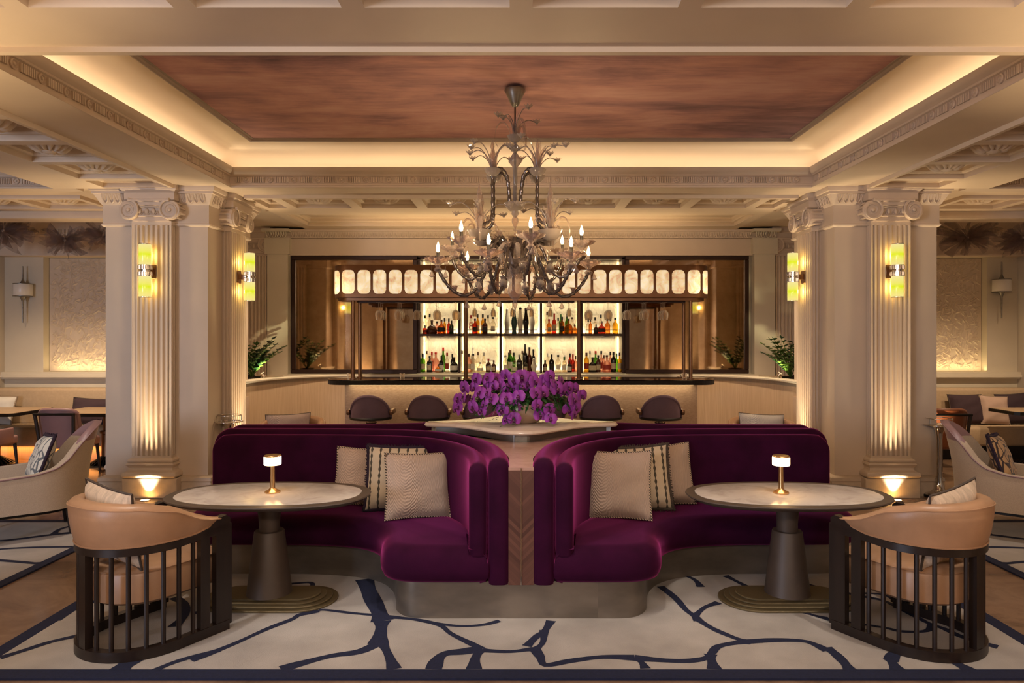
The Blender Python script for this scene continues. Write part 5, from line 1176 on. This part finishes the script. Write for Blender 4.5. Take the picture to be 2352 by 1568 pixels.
# ---------------------------------------------------------------- chandelier
cz = lambda y: 1.75 + (772-y)/278
ch = thing('chandelier', 'tall clear and smoky glass chandelier with lit candle bulbs hanging from the painted ceiling', 'chandelier', (-.05, 5.75, 1.95))
LZ = 1.95
def CB_(b, name, mat, parent=ch, sm=60): return b.build(name, mat, parent, sm)
def zz(y): return cz(y)-LZ
b = MB(); b.lathe([(.02,zz(206)),(.085,zz(206)),(.088,zz(209)),(.06,zz(225)),(.04,zz(238)),(.02,zz(246)),(.006,zz(247))], n=24); CB_(b, 'ceiling_cup', steel)
b = MB(); b.tube([(0,0,zz(190)),(0,0,zz(206))], .03, 10); b.tube([(0,0,zz(246)),(0,0,zz(310))], .008, 8); CB_(b, 'rod', glass_smoke)
b = MB(); b.lathe([(.005,zz(300)),(.012,zz(330)),(.035,zz(338)),(.035,zz(344)),(.012,zz(350)),(.05,zz(366)),(.055,zz(372)),(.02,zz(384)),(.016,zz(440)),(.02,zz(470)),(.03,zz(492)),(.012,zz(500))], n=20, scal=None); CB_(b, 'upper_column', glass_mid)
b = MB(); b.tube([(0,0,zz(310)),(0,0,zz(480))], .009, 8); CB_(b, 'inner_rod', black_metal)
def bowl(name, x, y, z, r, mat, n=20):
    b = MB(); b.lathe([(.008,z-r*.8),(r*.5,z-r*.72),(r*.85,z-r*.35),(r,z),(r*1.04,z+.006),(r*.93,z),(r*.75,z-r*.3),(.01,z-r*.5)], (x,y,0), n, scal=(10, .05)); return CB_(b, name, mat)
bowl('bowl', 0, 0, zz(314), .062, glass_mid); bowl('bowl', 0, 0, zz(468), .085, glass_mid)
b = MB(); b.lathe([(.006,zz(492)),(.026,zz(503)),(.028,zz(510)),(.008,zz(524)),(.004,zz(534)),(.01,zz(538)),(.001,zz(543))], n=14); CB_(b, 'finial_drop', glass_clear)
def leaf(b, base, d, L, W, curl):                    # tall glass leaf that arcs outwards
    d = V(d).normalized(); w = V((-d.y, d.x, 0)); up = V((0,0,1)); base = V(base)
    b.grid(lambda u, v: base + up*(L*sin(u*curl)/max(.6, curl)) + d*(L*(1-cos(u*curl))/max(.6, curl)) + w*((v-.5)*W*sin(PI*min(1,u*.9+.08))**.8) + d*(-.012*(2*v-1)**2), 8, 4)
def flower(b, c, r): 
    for k in range(7):
        a = 2*PI*k/7; d = V((cos(a), sin(a), .35)).normalized(); w = V((-sin(a), cos(a), 0)); c_ = V(c)
        b.grid(lambda u, v: c_ + d*(r*u) + w*((v-.5)*r*.8*sin(PI*min(1,u*.85+.1))) + V((0,0,r*.35*u*u)), 3, 2)
    b.ball(c, r*.3, 6, 5)
def sprig(parent_xy, z, n_, L, W, seed, curls=True, nf=4):
    random.seed(seed); x, y = parent_xy
    for k in range(n_):
        a = 2*PI*k/n_ + seed; b = MB(); leaf(b, (x+.02*cos(a), y+.02*sin(a), z), (cos(a), sin(a), 0), L*random.uniform(.8,1.15), W, random.uniform(.35, .8)); CB_(b, 'glass_leaf', glass_clear)
    for k in range(nf):
        a = seed*1.7 + 2*PI*k/max(1,nf) + .4; r = L*random.uniform(.75,1.15); hz = L*random.uniform(.75,1.15); p = [(x,y,z),(x+.2*r*cos(a),y+.2*r*sin(a),z+hz*.6),(x+.6*r*cos(a),y+.6*r*sin(a),z+hz*.98),(x+r*cos(a),y+r*sin(a),z+hz*.9)]; b = MB(); b.tube(cr(p, 5), .0042, 5); flower(b, p[-1], .04); CB_(b, 'glass_flower', glass_mid)
    if curls:
        for k in range(3):
            a = seed + 2*PI*k/3; b = MB(); q = [V((x+r*cos(a), y+r*sin(a), z+h)) for r, h in ((.03,.0),(.07,.1),(.12,.115),(.16,.06),(.165,-.03),(.14,-.09))]; q = cr(q, 4); w = V((-sin(a), cos(a), 0))
            b.grid(lambda u, v: q[round(u*20)] + w*((v-.5)*.045*(1-.7*u)) + V((0,0,-.012*(2*v-1)**2)), 20, 3); CB_(b, 'glass_curl', glass_clear)
sprig((0,0), zz(312), 3, .2, .03, 1, True, 4)
for k in range(4):                                   # upper tier
    a = R(32 + (0, 116, 180, 296)[k]); c_, s_ = cos(a), sin(a); P3 = lambda r, y: (r*c_, r*s_, zz(y))
    b = MB(); p = cr([P3(.05,478), P3(.06,440), P3(.08,408), P3(.13,393), P3(.18,396), P3(.205,410)], 6); N = len(p); b.tube(p, [.013+.004*(i%3 == 0) for i in range(N)], 7); CB_(b, 'upper_arm', glass_smoke)
    bowl('bowl', .215*c_, .215*s_, zz(398), .066, glass_mid, 16)
    b = MB(); p = cr([P3(.215,412), P3(.215,450), P3(.215,490), P3(.235,512), P3(.29,521), P3(.33,524)], 6); N = len(p); b.tube(p, [.012+.004*(i%3 == 0) for i in range(N)], 7); CB_(b, 'stem_arm', glass_smoke)
    sprig((.215*c_, .215*s_), zz(400), 3, .23, .045, 2+k, False, 4)
    b = MB(); b.lathe([(.01,zz(398)),(.022,zz(372)),(.01,zz(352)),(.018,zz(346)),(.004,zz(332)),(.001,zz(328))], (.215*c_,.215*s_,0), 12); CB_(b, 'finial', glass_clear)
    rx = .335; bowl('bowl', rx*c_, rx*s_, zz(538), .095, glass_mid, 16); sprig((rx*c_, rx*s_), zz(540), 4, .24, .05, 7+k, True, 4)
    b = MB(); b.lathe([(.01,zz(540)),(.025,zz(500)),(.012,zz(468)),(.022,zz(455)),(.006,zz(438)),(.001,zz(428))], (rx*c_,rx*s_,0), 12); CB_(b, 'finial', glass_clear)
    b = MB(); p = cr([P3(rx,552), P3(.25,556), P3(.15,560), P3(.07,590)], 5); b.tube(p, [.015+.005*(i%2) for i in range(len(p))], 7); CB_(b, 'middle_arm', glass_smoke)
# lower column
b = MB(); b.lathe([(.02,zz(545)),(.04,zz(556)),(.035,zz(566)),(.075,zz(576)),(.085,zz(592)),(.085,zz(612)),(.05,zz(620)),(.06,zz(628))], n=24); CB_(b, 'hub', glass_smoke)
b = MB(); b.lathe([(.06,zz(628)),(.07,zz(640)),(.045,zz(650)),(.06,zz(664)),(.055,zz(676)),(.03,zz(686)),(.014,zz(690)),(.02,zz(698)),(.008,zz(708)),(.001,zz(714))], n=24, scal=(12,.06)); CB_(b, 'lower_drop', glass_clear)
for k in range(10):
    a = 2*PI*k/10; b = MB(); leaf(b, (.06*cos(a), .06*sin(a), zz(640)), (cos(a), sin(a), 0), .13, .05, 1.3); CB_(b, 'glass_leaf', glass_clear)
cup = None; SUBS = {}
def shared(name, mk, mat, parent, loc=(0,0,0)):
    if name not in SUBS: b = mk(); o = b.build(name, mat, parent, 60); SUBS[name] = o.data
    else: o = bpy.data.objects.new(name, SUBS[name]); C.objects.link(o); o.parent = parent
    o.location = loc; return o
def mk_cup():
    b = MB(); b.lathe([(.012,-.07),(.03,-.058),(.034,-.044),(.014,-.028),(.024,-.008),(.05,.012),(.075,.04),(.095,.046),(.085,.03),(.035,.004)], n=36, scal=(6,.22))
    for k in range(6): a = 2*PI*k/6; leaf(b, (.075*cos(a), .075*sin(a), .035), (cos(a), sin(a), 0), .055, .04, 2.7)
    return b
def mk_candle(): b = MB(); b.lathe([(.013,0),(.0135,.09),(.011,.092)], n=12); return b
def mk_bulb(): b = MB(); b.lathe([(.006,.09),(.013,.104),(.0155,.12),(.012,.143),(.005,.165),(.001,.176)], n=12); return b
def mk_drop(): b = MB(); b.tube([(0,0,0),(0,0,-.04)], .002, 4); b.lathe([(.002,-.04),(.008,-.05),(.02,-.078),(.024,-.086),(.012,-.094),(.001,-.097)], n=10); return b
BULBS = []
for k in range(12):
    a = 2*PI*k/12 + .22; c_, s_ = cos(a), sin(a); low = k % 2 == 0; Rr = .635 if low else .56; dz = 0 if low else .135
    P3 = lambda r, z: (r*c_, r*s_, z-LZ)
    pts = [P3(.07,2.36),P3(.11,2.46),P3(.17,2.46),P3(.23,2.33),P3(.30,2.17),P3(.40,2.085),P3(.50,2.11),P3(.585,2.2),P3(.635,2.29)] if low else [P3(.07,2.42),P3(.11,2.53),P3(.17,2.55),P3(.23,2.47),P3(.30,2.31),P3(.38,2.23),P3(.46,2.26),P3(.53,2.34),P3(.56,2.42)]
    p = cr(pts, 6); b = MB(); b.tube(p, [.0125+.005*(i%3 == 0) for i in range(len(p))], 7)
    for i in range(4, len(p)-2, 3):                  # little thorns of glass along the arm
        q = V(p[i]); d = V((-s_*((-1)**i)*.6+.2*c_, c_*((-1)**i)*.6+.2*s_, .5)); b.tube([q, q+d*.04], [.007,.001], 4)
    CB_(b, 'candle_arm', glass_smoke)
    e = (Rr*c_, Rr*s_, pts[-1][2]+.045)
    g = shared('candle_cup', mk_cup, glass_clear, ch, e); shared('candle', mk_candle, steel, g); shared('bulb', mk_bulb, bulb_lit, g); BULBS.append((e[0]+ch.location.x, e[1]+ch.location.y, e[2]+LZ+.135))
    for rr, dz2 in ((.05, -.005), (-.06, -.01)): shared('glass_drop', mk_drop, glass_clear, ch, ((Rr+rr)*c_, (Rr+rr)*s_, e[2]+dz2-.01))
    q = pts[5]; shared('glass_drop', mk_drop, glass_clear, ch, (q[0], q[1], q[2]-.012))
    for j in (2, 4, 6):
        q = V(pts[j]); b = MB()
        for m_ in range(6): an = m_*1.047+k; leaf(b, q, (cos(an), sin(an), 0), .095, .045, 1.9)
        if j == 4: b.ball(q, .034, 8, 6); flower(b, q+V((0,0,-.05)), .05)
        CB_(b, 'arm_leaves', glass_mid if j == 4 else glass_clear)
for k in range(12):                                  # curled glass plumes round the hub
    a = 2*PI*k/12 + .1; q = cr([V((r*cos(a), r*sin(a), z-LZ)) for r, z in ((.05,2.3),(.13,2.42),(.2,2.5),(.27,2.46),(.29,2.38),(.26,2.33))], 4); w = V((-sin(a), cos(a), 0)); b = MB()
    b.grid(lambda u, v: q[round(u*20)] + w*((v-.5)*.06*(1-.6*u)) + V((0,0,-.015*(2*v-1)**2)), 20, 3); CB_(b, 'plume', glass_clear)
# ---------------------------------------------------------------- light
def lamp(name, kind, loc, power, col, rot=(0,0,0), size=None, sizey=None, spot=None, blend=.6, radius=None):
    d = bpy.data.lights.new(name, kind); d.energy = power; d.color = lin(col)[:3]
    if kind == 'AREA':
        d.shape = 'RECTANGLE'; d.size = size; d.size_y = sizey or size
    if kind == 'SPOT': d.spot_size = R(spot); d.spot_blend = blend
    if kind in ('SPOT', 'POINT'): d.shadow_soft_size = radius or .03
    o = bpy.data.objects.new(name, d); C.objects.link(o); o.location = loc; o.rotation_euler = [R(a) for a in rot]; return o
def aim(o, target): o.rotation_euler = (V(target)-o.location).to_track_quat('-Z', 'Y').to_euler()
WARM, AMB, COOL = '#ffdcb4', '#fff1e2', '#dfe8ff'
# cove light behind the cornice of the tray
zc = ZS+.075
for s in (-1, 1): lamp('cove_light', 'AREA', (s*3.30, 5.8, ZS+.145), 5, '#ffe4c4', (180, s*25, 0), .05, 3.7)
for y, t in ((3.85, 25), (7.75, -25)): lamp('cove_light', 'AREA', (0, y, ZS+.145), 7.5, '#ffe4c4', (180-t, 0, 0), 6.4, .05)
# cove strips of the smaller trays, plus an added fill above the bar canopy
lamp('cove_light', 'AREA', (0, 10.11, ZS+.05), 9, '#ffdca8', (180, 0, 0), 6, .06); lamp('cove_light', 'AREA', (0, 9.06, ZS+.05), 5, '#ffdca8', (180, 0, 0), 6, .06)
for s in (-1, 1):
    lamp('cove_light', 'AREA', (s*6.22, 7.58, ZS+.05), 13, '#ffdca8', (180, 0, 0), 2.3, .06); lamp('cove_light', 'AREA', (s*7.46, 5.5, ZS+.05), 17, '#ffdca8', (180, 0, 0), .06, 3.9); lamp('cove_light', 'AREA', (s*4.98, 5.5, ZS+.05), 17, '#ffdca8', (180, 0, 0), .06, 3.9)  # side-aisle strips added to brighten the aisles
lamp('canopy_fill_light', 'AREA', (0, 9.55, 2.72), 30, '#ffd8a0', (180, 0, 0), 4.6, .3)
# floor uplights on the pillars
for s in (-1, 1):
    o = lamp('uplight', 'SPOT', (s*CX, 7.45, .02), 75, '#ffe9c4', spot=66, blend=.85, radius=.03); aim(o, (s*CX, 7.62, 1.4))
    o = lamp('uplight', 'SPOT', (s*CX, 7.42, .02), 230, '#ffdcaa', spot=30, blend=.9, radius=.03); aim(o, (s*CX, 7.58, 2.2)); o = lamp('uplight', 'SPOT', (s*(CX-.84), CY, .02), 230, '#ffdcaa', spot=30, blend=.9, radius=.03); aim(o, (s*(CX-.67), CY, 2.2))
    o = lamp('uplight', 'SPOT', (s*(CX-.80), CY, .02), 75, '#ffe9c4', spot=66, blend=.85, radius=.03); aim(o, (s*(CX-.63), CY, 1.4))
for s in (-1, 1):
    for dx, dy in ((0, .87), (-s*.87, 0)): lamp('uplight', 'SPOT', (s*CX+dx, 2.7+dy, .02), 300, '#ffdcaa', (180, 0, 0), spot=60, blend=.8, radius=.03)  # unseen uplights added so the near pillars show bright in the mirrors
for s in (-1, 1):                                    # spill of the tube lamps onto the pillar behind them
    for dz in (-.17, .17):
        lamp('sconce_light', 'POINT', (s*CX, CY-.563-.11-.05, 2.45+dz), 1.5, '#ffcf70', radius=.03); lamp('sconce_light', 'POINT', (s*(CX-.563-.11-.05), CY, 2.45+dz), 1.5, '#ffcf70', radius=.03)
# table lamps
for x, y in ((lp.location.x, 4.62), ((1794-1197)/1600*4.6, 4.6)): lamp('table_lamp_light', 'POINT', (x, y, .7148+.155), .7, '#ffb870', radius=.05)
# bar
lamp('counter_light', 'AREA', (0, 9.27, 1.108), 6, '#ffdfa4', (-12, 0, 0), 4.6, .03)
for a, c in zip(EDG, EDG[1:]):
    for z, p in ((1.735, 1.9), (2.365, 1.9), (2.915, 1.6)): lamp('shelf_light', 'AREA', ((a+c)/2, 10.74, z), p, '#ffebc0', (0, 0, 0), c-a-.1, .05)
    for z, p in ((1.795, 1.), (1.215, 1.)): lamp('shelf_light', 'AREA', ((a+c)/2, 10.85, z), p, '#fff2d8', (180, 0, 0), c-a-.06, .03)
# niches, benches, plants
for x in (-6.31, 6.22): lamp('niche_light', 'AREA', (x, 10.63, 1.225), 3.5, '#ffe0a0', (168, 0, 0), 1.7, .04)
lamp('bench_light', 'AREA', (-6.2, 9.84, .195), 9, '#ffa450', (0, 0, 0), 3, .03); lamp('bench_light', 'AREA', (6.2, 9.84, .21), 3, '#ffb466', (0, 0, 0), 2.6, .03)
for s in (-1, 1): o = lamp('plant_light', 'SPOT', (s*3.43, 9.24, 1.26), 100, '#fff0b8', spot=80, radius=.02); aim(o, (s*3.9, 9.9, 2.0))
for x, y, z in BULBS[::2]: lamp('bulb_light', 'POINT', (x, y, z+.05), 7, '#ffd9a0', radius=.02)
# ceiling downlights; the narrow one on the orchids is added to brighten them
for x, y, p, tx, ty, sp in ((-2.3,3.3,90,-2.2,4.0,60),(2.4,3.3,90,2.3,4.0,60),(-1.66,3.8,30,-1.6,4.9,46),(1.76,3.8,30,1.7,4.9,46),(-.5,3.8,70,-.55,4.5,40),(.5,3.8,60,.55,4.5,40),(0,3.2,70,0,3.7,70),(-4.1,5.4,80,-4.3,6.1,50),(4.1,5.4,70,4.3,6.1,50),
        (-2.5,8.2,70,-2.5,7.5,60),(2.6,8.2,70,2.6,7.5,60),(0,8.3,22,0,9.0,60),(-1.6,8.3,22,-1.6,8.9,60),(1.6,8.3,22,1.6,8.9,60),(-2.8,8.6,190,-2.8,9.55,76),(2.8,8.6,190,2.8,9.55,76),(0,4.1,40,0,5.9,30),(-5.7,8.4,190,-5.7,9.9,85),(5.8,8.4,140,5.8,9.9,85),(-6.8,8.4,170,-6.9,9.9,85),(6.9,8.4,100,6.9,9.9,85)):
    o = lamp('downlight', 'SPOT', (x, y, 3.32), p*1.35, AMB if y < 6 else WARM, spot=sp, blend=.9, radius=.05); aim(o, (tx, ty, 0))
# daylight from windows behind the viewer, left; the two warm ones are added fill
o = lamp('window_and_fill_light', 'AREA', (-6.5, -2.2, 2.1), 260, COOL, size=2.2, sizey=2.4); aim(o, (-1.5, 5.5, 1.0))
o = lamp('window_and_fill_light', 'AREA', (6.5, -2.2, 2.1), 30, '#ffc890', size=2.2, sizey=1.8); aim(o, (2, 6, 1.0))  # amber fill added for the right side, not a window
o = lamp('room_fill_light', 'AREA', (0, -1.4, 3.2), 125, '#ffe4cc', size=7, sizey=.3); aim(o, (0, 6, .6))  # unseen fill added high behind the camera for overall brightness
for s in (-1, 1): [lamp('uplight', 'SPOT', (s*CX+dx, CY+dy, .02), 200, '#ffd9a4', (180, 0, 0), spot=60, blend=.8, radius=.03) for dx, dy in ((s*.87, 0), (0, .87))]  # unseen uplights added at outer and rear pillar faces to lift the ceiling

w = bpy.data.worlds.new('room_behind'); sc.world = w; w.use_nodes = True; bg = w.node_tree.nodes['Background']; bg.inputs[0].default_value = (1, .86, .74, 1); bg.inputs[1].default_value = .3

cam = bpy.data.cameras.new('camera'); co_ = bpy.data.objects.new('camera', cam); C.objects.link(co_); co_.location = (0, 0, H); co_.rotation_euler = (R(90), 0, 0)
cam.sensor_width = 36; cam.lens = F/2352*36; cam.shift_x = -(VX-1176)/2352; cam.shift_y = -(784-VY)/2352*1.0; cam.clip_start = .05; sc.camera = co_
sc.view_settings.view_transform = 'Standard'; sc.view_settings.look = 'None'; sc.view_settings.gamma = 1; sc.view_settings.exposure = 0; sc.view_settings.use_curve_mapping = False
cy = sc.cycles; cy.max_bounces = 8; cy.diffuse_bounces = 4; cy.glossy_bounces = 4; cy.transparent_max_bounces = 18; cy.transmission_bounces = 6; cy.sample_clamp_indirect = 4; cy.caustics_reflective = False; cy.caustics_refractive = False
cy.use_denoising = True; cy.adaptive_threshold = .02
